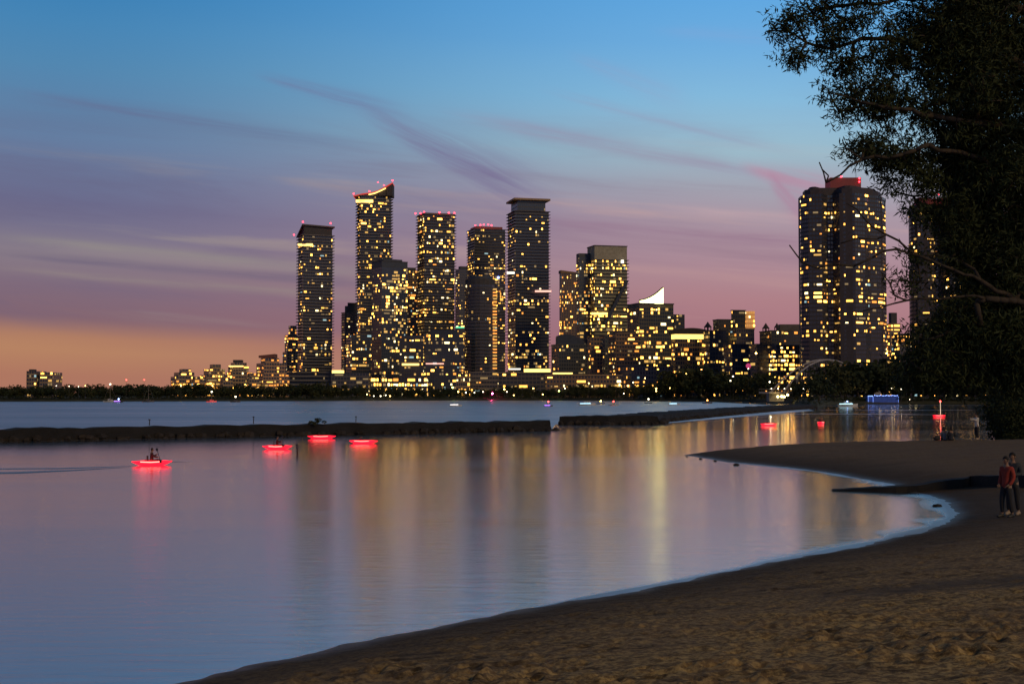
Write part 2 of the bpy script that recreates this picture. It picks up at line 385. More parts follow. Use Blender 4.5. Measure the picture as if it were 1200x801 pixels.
# the lake bed far below, and the far land
bed = mat('lake_bed', (0.1, 0.09, 0.07), 0.9)
sheet('lake_bed', [(-15000, -400), (9000, -400), (9000, 15000), (-15000, 15000)], bed, -4.0)
far_px = [(-1500,470.3),(-300,470.3),(0,470.3),(200,470),(350,469.6),(500,469),(640,469.1),(760,469.8),(880,470.5),(915,471.8),(938,474.2),(950,478.5),(958,478.5),(968,474.5),
          (1000,473.2),(1100,473.0),(1200,473.0),(1700,473.0)]
shoreF = [PZ(a, b) for a, b in far_px]
def farD(px):
    for (a, _), (c, _), p, q in zip(far_px, far_px[1:], shoreF, shoreF[1:]):
        if a <= px <= c: return p.y + (q.y - p.y) * (px - a) / (c - a)
    return 900
grass = mat('dark_ground', (0.035, 0.04, 0.025), 0.95, var=0.4, scale=0.1)
lb = MB()
for p, q in zip(shoreF, shoreF[1:]):
    def k(v, dd, z): w = Vector((v.x, v.y, 0)); n = w.normalized(); w = w + n * dd; return (w.x, w.y, z)
    prof = [(-2, -1.5), (0, 0.1), (5, 1.3), (25, 2.0), (6000, 6.0)]
    for (d0, z0), (d1, z1) in zip(prof, prof[1:]):
        lb.face([k(p, d0, z0), k(q, d0, z0), k(q, d1, z1), k(p, d1, z1)], grass)
lb.build('far_shore_ground', kind='structure')

# ------------------------------------------------------------------ materials for the town
WARM = (1.0, 0.60, 0.20)
LIT = [mat('lit_bright', (.5,.4,.2), emit=(1.0,.46,.07), es=6.5), mat('lit_warm', (.5,.4,.2), emit=(1,.46,.07), es=2.8), mat('lit_dim', (.4,.3,.2), emit=(1,.56,.12), es=0.75),
       mat('lit_low', (.3,.25,.2), emit=(.9,.62,.25), es=0.24), mat('lit_white', (.5,.5,.5), emit=(1,.78,.36), es=3.4), mat('lit_orange', (.5,.3,.1), emit=(1,.34,.05), es=1.5),
       mat('lit_cool', (.3,.4,.5), emit=(.45,.75,.8), es=0.6)]
W_ALL = (13, 20, 27, 30, 6, 6, 2)
glass_dark = mat('dark_glass', (0.03, 0.045, 0.08), 0.22, var=0.3, scale=0.05, spec=0.6)
glass_green = mat('green_glass', (0.17, 0.17, 0.09), 0.3, var=0.3, scale=0.05, spec=0.6)
conc_l = mat('pale_concrete', (0.19, 0.18, 0.19), 0.8); conc_m = mat('mid_concrete', (0.11, 0.10, 0.11), 0.8)
conc_d = mat('dark_concrete', (0.05, 0.05, 0.06), 0.8); brown = mat('brown_brick', (0.22, 0.14, 0.09), 0.85); tan = mat('tan_stone', (0.34, 0.24, 0.15), 0.85)
navy = mat('navy_cladding', (0.032, 0.042, 0.068), 0.5); roofd = mat('dark_roof', (0.04, 0.035, 0.04), 0.8); greyroof = mat('grey_cladding', (0.30, 0.28, 0.22), 0.7)
redglow = mat('red_beacon', (.5,.02,.02), emit=(1, .02, .035), es=16); redwall = mat('red_lit_cladding', (.07,.03,.03), emit=(1,.04,.06), es=0.05)
strip_w = mat('white_light_strip', (.6,.6,.6), emit=(1,.92,.75), es=2.2); strip_y = mat('yellow_light_strip', (.6,.5,.2), emit=(1,.62,.16), es=2.6)
strip_p = mat('pink_light_strip', (.6,.4,.4), emit=(1,.45,.35), es=1.6); strip_g = mat('green_light_strip', (.1,.5,.3), emit=(.1,1,.45), es=1.0)
sailm = mat('lit_white_sail', (.8,.8,.75), emit=(.98,.95,.32), es=5.0, var=.05)

PANE = {}
def pane_mesh(m):
    if m.name not in PANE:
        b = MB(); b.box(-.5, .5, -.5, .5, -.5, .5, m); PANE[m.name] = b.mesh('window')
    return PANE[m.name]
BOXM = {}
def unit_box(m, name):
    k = (m.name, name)
    if k not in BOXM:
        b = MB(); b.box(-.5, .5, -.5, .5, -.5, .5, m); BOXM[k] = b.mesh(name)
    return BOXM[k]

def area2(poly): return sum(a[0] * b[1] - b[0] * a[1] for a, b in zip(poly, poly[1:] + poly[:1]))
def boxfoot(x0, xs, x1, D, phi=30):
    """rectangular plan whose nearest corner stands at xs and whose outer corners stand at x0 and x1"""
    s = D / F; ph = math.radians(phi)
    wl, wr = max((xs - x0) * s, .5), max((x1 - xs) * s, .5)
    A = Vector((WX(xs, D), D)); R = A + Vector((wr, wr * math.tan(ph))); L = A + Vector((-wl, wl / math.tan(ph)))
    return [tuple(A), tuple(R), tuple(R + L - A), tuple(L)]
def flatfoot(x0, x1, D, depth=20):
    return [(WX(x0, D), D), (WX(x1, D), D), (WX(x1, D), D + depth), (WX(x0, D), D + depth)]
def roundfoot(x0, x1, D, n=20):
    r = (x1 - x0) / 2 * D / F; cx = WX((x0 + x1) / 2, D)
    return [(cx + r * math.cos(2 * PI * k / n), D + r + r * math.sin(2 * PI * k / n)) for k in range(n)]
def grow(poly, p):
    cx = sum(a[0] for a in poly) / len(poly); cy = sum(a[1] for a in poly) / len(poly); out = []
    n = len(poly)
    for i in range(n):
        a, b, c = Vector(poly[i - 1]), Vector(poly[i]), Vector(poly[(i + 1) % n])
        n1 = (b - a).normalized(); n2 = (c - b).normalized(); n1 = Vector((n1.y, -n1.x)); n2 = Vector((n2.y, -n2.x))
        w = (n1 + n2); w = w / max(w.length_squared / 2, .5); out.append(tuple(b + w * p))
    return out

class Bld:
    def __init__(s, name, label, cat, foot, ytop, group=None, z0=2.0, gutter=None):
        if area2(foot) < 0: foot = foot[::-1]
        cx = sum(a[0] for a in foot) / len(foot); cy = sum(a[1] for a in foot) / len(foot)
        s.D = min(a[1] for a in foot); s.c = Vector((cx, cy, z0)); s.z0 = z0
        s.foot = [(a[0] - cx, a[1] - cy) for a in foot]; s.h = ZT(ytop, s.D) - z0
        s.o = thing(name, label, cat, s.c, group=group); s.win = []
    def zl(s, py, D=None): return ZT(py, D or s.D) - s.z0
    def lp(s, px, py, D):
        p = P(px, py, D); return p - s.c
    def faces(s, foot):
        n = len(foot)
        for i in range(n):
            a, b = Vector(foot[i]), Vector(foot[(i + 1) % n]); L = (b - a).length
            if L < .3: continue
            t = (b - a) / L; nn = Vector((t.y, -t.x)); mid = (a + b) / 2 + Vector((s.c.x, s.c.y))
            yield a, b, t, nn, L, nn.dot(-mid.normalized())
    def body(s, wall, glass, fh=3.2, cell=3.0, z0=0.0, z1=None, foot=None, name='wall', lit=0.2, wts=W_ALL, sp=0.35, mull=0.16, blank_top=0.0, blank_bot=0.0,
             burst=0.25, litf=None, skip=0.0):
        """walls with a band of panes on every floor; lit panes are collected for windows()"""
        cell = cell * .72; lit = lit * .98
        foot = foot or s.foot; z1 = s.h if z1 is None else z1; m = MB()
        nfl = max(1, int(round((z1 - blank_top - z0 - blank_bot) / fh))); fh = (z1 - blank_top - z0 - blank_bot) / nfl
        floorp = [random.gammavariate(2.2, 1 / 2.2) for _ in range(nfl)]
        for a, b, t, nn, L, fc in s.faces(foot):
            def pt(u, z): q = a + t * u; return (q.x, q.y, z)
            if fc < -0.25:
                m.face([pt(0, z0), pt(L, z0), pt(L, z1), pt(0, z1)], wall); continue
            nc = max(1, int(round(L / cell))); cw = L / nc
            if blank_top: m.face([pt(0, z1 - blank_top), pt(L, z1 - blank_top), pt(L, z1), pt(0, z1)], wall)
            if blank_bot: m.face([pt(0, z0), pt(L, z0), pt(L, z0 + blank_bot), pt(0, z0 + blank_bot)], wall)
            vert = [random.random() < skip for _ in range(nc)]
            for f in range(nfl):
                zb = z0 + blank_bot + f * fh
                zs = zb + fh * sp
                m.face([pt(0, zb), pt(L, zb), pt(L, zs), pt(0, zs)], wall)
                run = 0
                pf = .82 * lit * floorp[f]
                if litf: pf *= litf(f / nfl, fc)
                c = 0
                while c < nc:
                    u0 = c * cw; um = u0 + cw * mull
                    m.face([pt(u0, zs), pt(um, zs), pt(um, zb + fh), pt(u0, zb + fh)], wall)
                    m.face([pt(um, zs), pt(u0 + cw, zs), pt(u0 + cw, zb + fh), pt(um, zb + fh)], glass if not vert[c] else wall)
                    if not vert[c] and random.random() < pf:
                        k = 1
                        while c + k < nc and k < 4 and random.random() < burst: k += 1
                        w = k * cw - cw * mull
                        hh = fh * (1 - sp) * random.choice((.5, .7, .85, .92))
                        if fc > 0.02: s.win.append((w * hh * (1 + .01 * random.random()), (a + t * (um + w / 2) + nn * 0.06), zs + hh / 2 + .1, w * random.uniform(.5, 1), hh, math.atan2(t.y, t.x), random.choices(range(7), wts)[0]))
                        for j in range(1, k):
                            um2 = u0 + j * cw
                            m.face([pt(um2, zs), pt(um2 + cw, zs), pt(um2 + cw, zb + fh), pt(um2, zb + fh)], glass)
                        c += k
                    else: c += 1
        m.face([(p[0], p[1], z1) for p in foot], roofd)
        return m.build(name, s.o)
    def windows(s, most=100):
        s.win.sort(key=lambda w: -w[0]); rest = MB()
        for k, (ar, p, z, w, h, r, mi) in enumerate(s.win):
            if k < most:
                o = link('window', pane_mesh(LIT[mi]), s.o, loc=(p.x, p.y, z)); o.scale = (w, .2, h); o.rotation_euler = (0, 0, r)
            else:
                c, sn = math.cos(r), math.sin(r); i = len(rest.v)
                for zz in (z - h / 2, z + h / 2):
                    for dy in (-.1, .1):
                        for dx in (-w / 2, w / 2): rest.v.append((p.x + dx * c - dy * sn, p.y + dx * sn + dy * c, zz))
                kk = rest.slot(LIT[mi])
                for f in ((0,2,3,1), (4,5,7,6), (0,1,5,4), (2,6,7,3), (0,4,6,2), (1,3,7,5)): rest.f.append(tuple(i + q for q in f)); rest.mi.append(kk)
        if rest.v: rest.build('windows', s.o, kind='stuff')
    def slabs(s, m, out=1.6, th=0.5, fh=3.2, z0=0.0, z1=None, foot=None, skip=0, name='balcony_slab'):
        z1 = s.h if z1 is None else z1; n = max(1, int(round((z1 - z0) / fh))); fh = (z1 - z0) / n
        b = MB(); b.prism(grow(foot or s.foot, out), 0, th, m); me = b.mesh(name)
        for k in range(1, n + 1):
            if k % (skip + 1): continue
            link(name, me, s.o, loc=(0, 0, z0 + k * fh - th * .5))
    def cap(s, name, foot, z0, z1, m, top=None):
        b = MB(); b.prism(foot, z0, z1, m, top); return b.build(name, s.o)
    def px_box(s, name, x0, x1, y0, y1, D, depth, m):
        """a box part seen between those columns and rows at distance D"""
        a = s.lp(x0, y1, D); c = s.lp(x1, y0, D); b = MB(); b.box(a.x, c.x, a.y, a.y + depth, a.z, c.z, m); return b.build(name, s.o)
    def beacon(s, px, py, D=None, r=0.75):
        p = s.lp(px, py, D or s.D + 3); b = MB(); b.ball((0, 0, 0), r, redglow); return link('warning_light', b.mesh('warning_light', True), s.o, loc=p)

# ------------------------------------------------------------------ towers of the waterfront, left to right
# low block alone on the left
t = Bld('apartment_block', 'small pale slab block standing alone on the far left shoreline', 'building', flatfoot(31.5, 43, 1150, 25), 434.5)
t.body(tan, glass_dark, 3.0, 3.2, lit=.34); t.px_box('stair_core', 43.05, 47, 437, 462, 1154, 15, conc_m)
t.px_box('rooftop_hut', 34, 39, 432.5, 434.5, 1155, 8, conc_d)
f2 = [(a[0] - t.c.x, a[1] - t.c.y) for a in flatfoot(47, 62, 1150, 25)]; t.body(tan, glass_dark, 3.0, 3.2, z1=t.zl(436), foot=f2, lit=.34, name='wing'); t.windows()

def stepped(label, x0, x1, ytop, D, wall, lit, steps, mast=None, wts=W_ALL, name='terraced_apartments', phi=28, glow=None):
    foot = boxfoot(x0, x0 + (x1 - x0) * .35, x1, D, phi); t = Bld(name, label, 'building', foot, ytop)
    z = 0
    for k, (a, b, yt) in enumerate(steps):
        zt = t.zl(yt)
        fr = [(p[0] - t.c.x, p[1] - t.c.y) for p in boxfoot(a, a + (b - a) * .35, b, D + 4 * k, phi)]
        t.body(wall, glass_dark, 3.1, 3.4, z0=z, z1=zt, foot=fr, lit=lit, wts=wts, name='wall' if k == 0 else 'upper_storeys', sp=.4); z = zt
    t.windows(); return t
OR = (18, 26, 14, 10, 4, 26, 2)
stepped('stepped stone apartment block with low pyramid roof, far left of the terraced row', 195, 228, 429, 1180, tan, .34, [(195, 228, 441), (200, 226, 436), (208, 223, 432)], wts=OR)
t = stepped('broad low apartment block with two stepped humps left of the domed block', 230, 264, 426, 1200, tan, .34, [(229, 266, 439), (235, 262, 432), (244, 258, 426.5)], wts=OR)
t = stepped('pale terraced block with bright lit top storey between two brown blocks', 262, 293, 422, 1190, tan, .40, [(261, 294, 436), (264, 290, 429), (268, 288, 424.5)], wts=OR)
t.px_box('light_strip', 268, 285, 428.2, 429.6, 1188, 1, strip_y); t.px_box('roof_turret', 273, 283, 421.5, 424.5, 1205, 8, conc_d)
t = stepped('orange glowing stepped apartment block with red-brown gabled roof', 294, 336, 415, 1210, mat('orange_lit_stone', (.42,.25,.15), .8), .42, [(293, 337, 438), (296, 334, 425), (303, 326, 419)], wts=(16, 20, 10, 10, 2, 46, 1))
b = MB(); a0 = t.lp(303, 419, 1220); a1 = t.lp(322, 414.5, 1220)
b.prism([(a0.x, a0.y), (a1.x, a0.y), (a1.x, a0.y + 14), (a0.x, a0.y + 14)], a0.z, [a0.z + 2, a1.z, a1.z, a0.z + 2], mat('red_roof', (.16,.06,.05), .7)); b.build('roof', t.o)
for a_, b_, y_, w_ in ((221, 240, 441, 'low tan block joining the first two blocks of the terraced row'), (256, 272, 439, 'low tan block before the pale terraced block with lit top storey'), (286, 303, 437, 'low tan block left of the orange glowing block')):
    stepped(w_, a_, b_, y_, 1170, tan, .5, [(a_, b_, y_ + 4), (a_ + 3, b_ - 3, y_)], wts=OR)
stepped('narrow tan stepped tower just left of the slant-topped tower', 331, 346, 380, 1520, tan, .34, [(329, 350, 412), (332, 348, 392), (337, 347, 381)], wts=OR, name='residential_tower')

# tower with the slanted parapet
DA = 1450
t = Bld('residential_tower', 'tall ribbed tower with slanted parapet, leftmost of the high towers', 'tower', boxfoot(345, 355, 387.5, DA, 22), 275)
t.body(conc_d, glass_dark, 3.3, 3.0, lit=.17, sp=.25, litf=lambda h, f: 1.0 if h < .9 else 1.4); t.slabs(conc_l, 1.9, .7, 3.3, z0=12)
zc = [t.zl(262.5), t.zl(264), t.zl(266), t.zl(275)]
b = MB(); b.prism(grow(t.foot, -.5), t.h, [zc[0] - 8 * 0, zc[1], zc[2], zc[3] + 1], conc_d); b.build('penthouse', t.o)
b = MB(); b.prism(grow(t.foot, 1.9), [zc[0] - 1.4, zc[1] - 1.4, zc[2] - 1.4, zc[3] - 1], [zc[0], zc[1], zc[2], zc[3] + .3], conc_m); b.build('roof', t.o)
t.px_box('light_strip', 349, 366, 285.3, 287.6, DA - 1, 3, strip_y)
for q in ((344.5, 275), (355, 260), (387.5, 261.5)): t.beacon(*q)
t.windows()
t = Bld('podium_building', 'low terraced podium with wide pale floors below the slant-topped tower', 'building', flatfoot(336, 391, 1400, 30), 436)
t.body(conc_d, glass_dark, 4.2, 4, lit=.14, sp=.3); t.slabs(conc_l, 2.6, 1.0, 4.2); t.windows()

# rounded terraced block and its low neighbours
t = Bld('residential_tower', 'dark round-shouldered block half hidden left of the tallest tower', 'tower', boxfoot(399, 404, 424, 1640, 30), 366)
t.body(conc_d, glass_dark, 3.2, 3, lit=.16); fz = [(p[0], p[1]) for p in t.foot]
t.cap('upper_storeys', grow(t.foot, -3), t.h, t.zl(358), conc_d); t.cap('penthouse', grow(t.foot, -6), t.zl(358), t.zl(354), roofd); t.slabs(conc_m, .8, .5, 3.2); t.windows()
# the tallest tower
DB = 1560
t = Bld('residential_tower', 'tallest ribbed tower with curved red and yellow lit roof', 'tower', boxfoot(416, 422, 457, DB, 16), 229)
t.body(conc_d, glass_dark, 3.4, 3.0, lit=.22, sp=.25, wts=(14, 30, 24, 18, 6, 10, 2)); t.slabs(conc_l, 2.2, .7, 3.4, z0=10)
curve = [(414, 229), (425, 226.5), (434, 225.5), (443, 223), (452, 218), (460, 213.5)]
b = MB(); b2 = MB()
for (xa, ya), (xb, yb_) in zip(curve, curve[1:]):
    a = t.lp(xa, ya, DB); c = t.lp(xb, yb_, DB)
    q = [(a.x, a.y), (c.x, c.y), (c.x, c.y + 26), (a.x, a.y + 26)]
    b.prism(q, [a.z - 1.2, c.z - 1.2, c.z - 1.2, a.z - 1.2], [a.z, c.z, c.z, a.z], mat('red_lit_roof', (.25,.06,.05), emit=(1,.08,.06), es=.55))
    b2.prism([(a.x + .8, a.y + 1.5), (c.x - .0, c.y + 1.5), (c.x, c.y + 24), (a.x + .8, a.y + 24)], t.h, [a.z - 1.25, c.z - 1.25, c.z - 1.25, a.z - 1.25], conc_d)
b.build('roof', t.o); b2.build('penthouse', t.o)
b = MB(); pts = [t.lp(x, y, DB - .5) for x, y in ((432, 228), (439, 226.5), (446, 223.5), (452, 220.5))]; b.tube(pts, .7, strip_y); b.build('light_strip', t.o)
t.px_box('light_strip', 417, 437, 234, 237, DB - 1, 3, strip_y)
for q in ((414.5, 227), (443, 213.5), (460, 211.5), (433, 224), (450, 217)): t.beacon(*q)
t.windows()
# dark tower in front
t = Bld('residential_tower', 'dark flat-topped glass tower directly in front of the tallest tower', 'tower', boxfoot(433, 447, 476, 1380, 32), 306)
t.body(navy, glass_dark, 3.2, 3.2, lit=.34, sp=.22, blank_top=6, litf=lambda h, f: (1.5 if f > .7 else .5)); t.cap('penthouse', grow(t.foot, -4), t.h, t.zl(302.5), navy); t.cap('parapet', grow(t.foot, .3), t.h, t.h + .8, conc_d); t.windows()
t = Bld('apartment_block', 'mid-height dark block at the left foot of the flat-topped glass tower', 'building', boxfoot(403, 412, 434, 1360, 25), 392)
t.body(conc_d, glass_dark, 3.3, 3.2, lit=.26); t.slabs(conc_m, .8, .6, 3.3, z1=40); t.windows()
t = Bld('low_building', 'long low bright-windowed building by the trees between podium and dark block', 'building', flatfoot(388, 432, 1300, 25), 437)
t.body(conc_m, glass_dark, 4, 4, lit=.3); t.px_box('light_strip', 389, 402, 433.6, 437, 1302, 8, strip_y); t.windows()
t = Bld('residential_tower', 'slim brown tower squeezed between flat-topped tower and red-edged tower', 'tower', boxfoot(468, 472, 489, 1650, 20), 317)
t.body(brown, glass_dark, 3.2, 3.2, lit=.36, wts=OR); t.cap('penthouse', grow(t.foot, -2), t.h, t.zl(313), conc_d); t.windows()
# red edged tower
DG = 1480
t = Bld('residential_tower', 'ribbed tower with flat roof edged by red lights, third high tower from left', 'tower', boxfoot(487, 497, 532, DG, 20), 251)
t.body(mat('brown_cladding', (.085,.065,.055), .7), glass_dark, 3.3, 3.3, lit=.30, sp=.28, litf=lambda h, f: 1.0 if h < .75 else 1.5); t.slabs(conc_m, 1.7, .6, 3.3, z0=25); t.cap('parapet', grow(t.foot, .4), t.h, t.zl(249), conc_m)
for q in ((487, 250), (493, 250), (497, 248.5), (515, 249), (526, 249.5), (532.5, 249.5)): t.beacon(*q, r=.8)
t.windows()
t = Bld('residential_tower', 'dim brown tower half hidden between red-edged tower and red-crowned tower', 'tower', boxfoot(533, 538, 552, 1700, 25), 315)
t.body(conc_m, glass_dark, 3.2, 3.2, lit=.2); t.cap('penthouse', grow(t.foot, -3), t.h, t.zl(311.5), conc_d); t.windows()
# red crowned tower
t = Bld('residential_tower', 'dark round-cornered tower with red lights across its crown', 'tower', boxfoot(547, 556, 592, 1540, 18), 268)
t.body(conc_d, glass_dark, 3.3, 3.2, lit=.22, sp=.3, litf=lambda h, f: (1.6 if .5 < h < .8 else .8)); t.slabs(conc_m, 1.2, .6, 3.3, z0=20); t.cap('penthouse', grow(t.foot, -2.5), t.h, t.zl(264.5), redwall)
for q in ((557, 264), (563, 263.5), (567, 263), (572, 263), (576, 264)): t.beacon(*q, r=.75)
t.windows()
b = MB(); b.ball((0, 0, 0), 1.3, mat('blue_lamp', (.1,.1,.5), emit=(.15,.25,1), es=10)); link('accent_light', b.mesh('accent_light', True), t.o, loc=t.lp(584, 325, 1538))
# round tower in front
DK = 1340
t = Bld('residential_tower', 'round dark glass tower with column of orange balconies down its right edge', 'tower', roundfoot(544.5, 580, DK), 326)
t.body(conc_d, glass_dark, 3.3, 3.2, lit=.10, sp=.3, blank_top=6, wts=(10, 26, 22, 20, 16, 2, 6)); t.slabs(conc_m, 1.0, .6, 3.3, z1=t.h - 10); t.cap('penthouse', grow(t.foot, -2), t.h, t.zl(322.5), navy)
for k in range(26):
    y = 338 + k * 3.7; t.px_box('lit_balcony', 577.5, 582.3, y, y + 1.5, DK + 6, 2, LIT[5] if k % 3 else LIT[2])
t.windows()
# plate crowned tower
DL = 1420
t = Bld('residential_tower', 'very tall dark tower capped by a flat projecting roof plate', 'tower', boxfoot(595, 604, 643.5, DL, 14), 247)
t.body(navy, glass_dark, 3.3, 3.0, lit=.19, sp=.25, blank_top=4, litf=lambda h, f: 1.6 if h < .35 else .7); t.slabs(conc_m, 1.6, .5, 3.3, z0=20)
neck = [(a[0] * .84, a[1] * .84) for a in t.foot]
t.body(navy, glass_dark, 4, 3, z0=t.h + .01, z1=t.zl(233), foot=neck, lit=.03, name='crown'); t.cap('roof', grow(t.foot, 1.5), t.zl(234), t.zl(231.8), tan)
t.px_box('light_strip', 627, 646, 340, 342, DL - 2, 2, strip_p); t.px_box('light_strip', 594, 603, 318.5, 320.5, DL - 3, 3, strip_w)
t.windows()
t = Bld('podium_building', 'long dim podium with one bright strip below the plate-roofed tower', 'building', flatfoot(584, 646, 1340, 24), 437)
t.body(conc_m, glass_dark, 4.2, 5, lit=.14); t.cap('cornice', grow(t.foot, 1.2), t.h, t.h + 1, conc_l); t.px_box('light_strip', 614, 645, 432, 436, 1352, 6, strip_y); t.px_box('light_strip', 596, 610, 431.5, 432.8, 1352, 6, strip_w); t.windows()

# mid-rise blocks at the feet of the towers
t = Bld('apartment_block', 'wide mid-rise block with orange lit row below the slim brown tower', 'building', flatfoot(468, 496, 1300, 22), 393)
t.body(conc_d, glass_dark, 3.3, 3.2, lit=.28); t.px_box('light_strip', 471, 491, 425.6, 428, 1298, 1.5, strip_y); t.windows()
t = Bld('apartment_block', 'dark mid-rise block with red-lit strip and green roof light', 'building', flatfoot(496.5, 543, 1310, 22), 392)
t.body(navy, glass_dark, 3.3, 3.0, lit=.30); t.cap('upper_storeys', grow(t.foot, -6), t.h, t.zl(386), navy); t.px_box('light_strip', 534, 544, 382.5, 384.2, 1322, 2, strip_g); t.px_box('light_strip', 499, 520, 425.3, 426.6, 1308, 1.5, strip_p); t.windows()
t = Bld('low_building', 'small beige lit block beside the round tower base', 'building', flatfoot(534.5, 550, 1240, 14), 437)
t.body(tan, glass_dark, 4, 3, lit=.8, wts=(30, 30, 5, 5, 20, 10, 0)); t.windows()
t = Bld('low_building', 'low wide block with scattered white windows under the round tower', 'building', flatfoot(551, 583, 1260, 18), 436)
t.body(conc_m, glass_dark, 4, 3.6, lit=.35); t.slabs(conc_l, 1.0, .8, 4); t.windows()
t = Bld('low_building', 'low shopfront building with bright ground floor below the dark glass tower', 'building', flatfoot(434, 500, 1230, 18), 443)
t.body(conc_d, glass_dark, 4, 3.6, lit=.55, wts=(34, 20, 6, 5, 22, 8, 5)); t.windows()

# right part of the centre
t = Bld('residential_tower', 'slim warm brown tower beside the grey-topped glass tower', 'tower', boxfoot(656, 658, 679, 1560, 12), 320)
t.body(brown, glass_dark, 3.2, 2.6, lit=.24, wts=OR, sp=.15, mull=.5); t.cap('roof', grow(t.foot, .8), t.h, [t.zl(316.5), t.zl(319), t.zl(319), t.zl(316.5)], brown); t.windows()
DO = 1300
t = Bld('residential_tower', 'broad olive glass tower with blank grey top floors', 'tower', boxfoot(690, 697, 736, DO, 15), 304)
t.body(mat('olive_frame', (.30,.27,.15), .6), glass_green, 3.3, 2.6, lit=.30, sp=.3, wts=(22, 30, 20, 14, 8, 4, 2)); t.cap('mechanical_floors', t.foot, t.h + .02, t.zl(288), greyroof); t.cap('parapet', grow(t.foot, .5), t.zl(288), t.zl(287), conc_m)
f2 = [(p[0] - t.c.x, p[1] - t.c.y) for p in boxfoot(676, 679, 694, DO + 9, 15)]
t.body(navy, glass_dark, 3.3, 3.0, z1=t.zl(300), foot=f2, lit=.32, name='wing'); t.cap('wing_roof', f2, t.zl(300) + .02, t.zl(295.5), navy)
t.slabs(conc_m, 1.6, .5, 3.3, z0=30); t.px_box('light_strip', 728, 731, 304.5, 308, DO + 4, 3, strip_w); t.px_box('light_strip', 693, 712, 366, 368.5, DO - 2, 2, strip_y)
b = MB()
for k in range(26):
    u = k / 25; p = t.lp(734 - 24 * u, 330 + 48 * u, DO + 8 - 8 * u); b.box(p.x - 1.6, p.x + 1.6, p.y - 2.5, p.y + 1, p.z - .9, p.z + .9, navy)
b.build('stepped_balconies', t.o); t.windows()
# sail-topped building
DP = 1180
t = Bld('residential_tower', 'mid-height tower crowned by a brilliant white curved sail', 'tower', boxfoot(738, 749, 791, DP, 18), 356)
t.body(mat('olive_dark', (.10,.09,.07), .7), glass_dark, 3.3, 3.0, lit=.30, sp=.25, blank_top=3, wts=(26, 30, 14, 10, 10, 8, 2)); t.cap('parapet', grow(t.foot, .5), t.h, t.h + 1, conc_d)
f2 = [(p[0] - t.c.x, p[1] - t.c.y) for p in boxfoot(788, 790, 803, DP + 14, 18)]; t.body(conc_d, glass_dark, 3.3, 3.0, z1=t.zl(367), foot=f2, lit=.25, name='wing')
sc_ = [(750, 351), (756, 349.8), (762, 347.5), (768, 344), (773, 340), (777.5, 341 - 5)]
low = [t.lp(x, 355.6, DP + 4) for x, y in sc_]; hi = [t.lp(x, y + 1.2, DP + 4) for x, y in sc_]
b = MB()
for a, c, d, e in zip(low, low[1:], hi[1:], hi): b.prism([(a.x, a.y), (c.x, c.y), (c.x, c.y + 1.2), (a.x, a.y + 1.2)], a.z, [e.z, d.z, d.z, e.z], sailm)
b.build('lit_sail', t.o)
b = MB()
for a, c, d, e in zip(low, low[1:], hi[1:], hi): b.prism([(a.x, a.y + 1.3), (c.x, c.y + 1.3), (c.x, c.y + 9), (a.x, a.y + 9)], a.z, [e.z + .9, d.z + .9, d.z + 1.5, e.z + 1.5], roofd)
b.build('roof', t.o); t.windows()
# brown and navy mid-rises
def mid(label, x0, x1, yt, D, wall, glass, lit, wts=W_ALL, slabm=None, cap=None, name='apartment_block', sp=.35, mull=.25, cell=3.2, fh=3.3):
    t = Bld(name, label, 'building', boxfoot(x0, x0 + (x1 - x0) * .18, x1, D, 14), yt); t.body(wall, glass, fh, cell, lit=lit, wts=wts, sp=sp, mull=mull)
    if slabm: t.slabs(slabm, .9, .6, fh)
    if cap: t.cap('penthouse', grow(t.foot, -cap[0]), t.h, t.zl(cap[1]), conc_d)
    t.cap('parapet', grow(t.foot, .35), t.h + .01, t.h + .9, wall); t.windows(); return t
t = mid('dark arched-roof block left of the olive glass tower base', 647, 689, 404, 1200, navy, glass_dark, .16)
ax = MB(); a0 = t.lp(652, 404, 1206); a1 = t.lp(686, 404, 1206); arc = [(a0.x + (a1.x - a0.x) * k / 12, a0.z + 9.5 * math.sin(PI * min(1, .25 + k / 12 * .75)) ** .6) for k in range(13)]
for (xa, za), (xb, zb) in zip(arc, arc[1:]): ax.prism([(xa, a0.y), (xb, a0.y), (xb, a0.y + 20), (xa, a0.y + 20)], a0.z, [za, zb, zb, za], navy)
ax.build('arched_roof', t.o)
mid('small brown block with lit windows below the olive glass tower', 689, 706, 396, 1150, brown, glass_dark, .40, OR)
mid('dark blue block behind the brown brick building', 704, 730, 394, 1190, navy, glass_dark, .22)
mid('brown brick building with notched top left of the sail tower base', 715, 751, 391, 1120, brown, glass_dark, .26, OR, conc_m, (3, 387), sp=.45, mull=.4)
t = Bld('low_building', 'long low brown brick building with cornice behind the shore trees', 'building', flatfoot(640, 728, 1080, 16), 440)
t.body(brown, glass_dark, 3.6, 3.4, lit=.12, sp=.4, mull=.4); t.cap('cornice', grow(t.foot, .9), t.h, t.h + .9, tan); t.px_box('light_strip', 648, 671, 436.4, 438, 1084, 4, strip_y); t.windows()
mid('low block with amber windows right of the long brick building', 728, 790, 430, 1090, conc_m, glass_dark, .36, OR)
mid('squat dim block filling the gap right of the sail tower', 775, 800, 402, 1210, conc_d, glass_dark, .30)
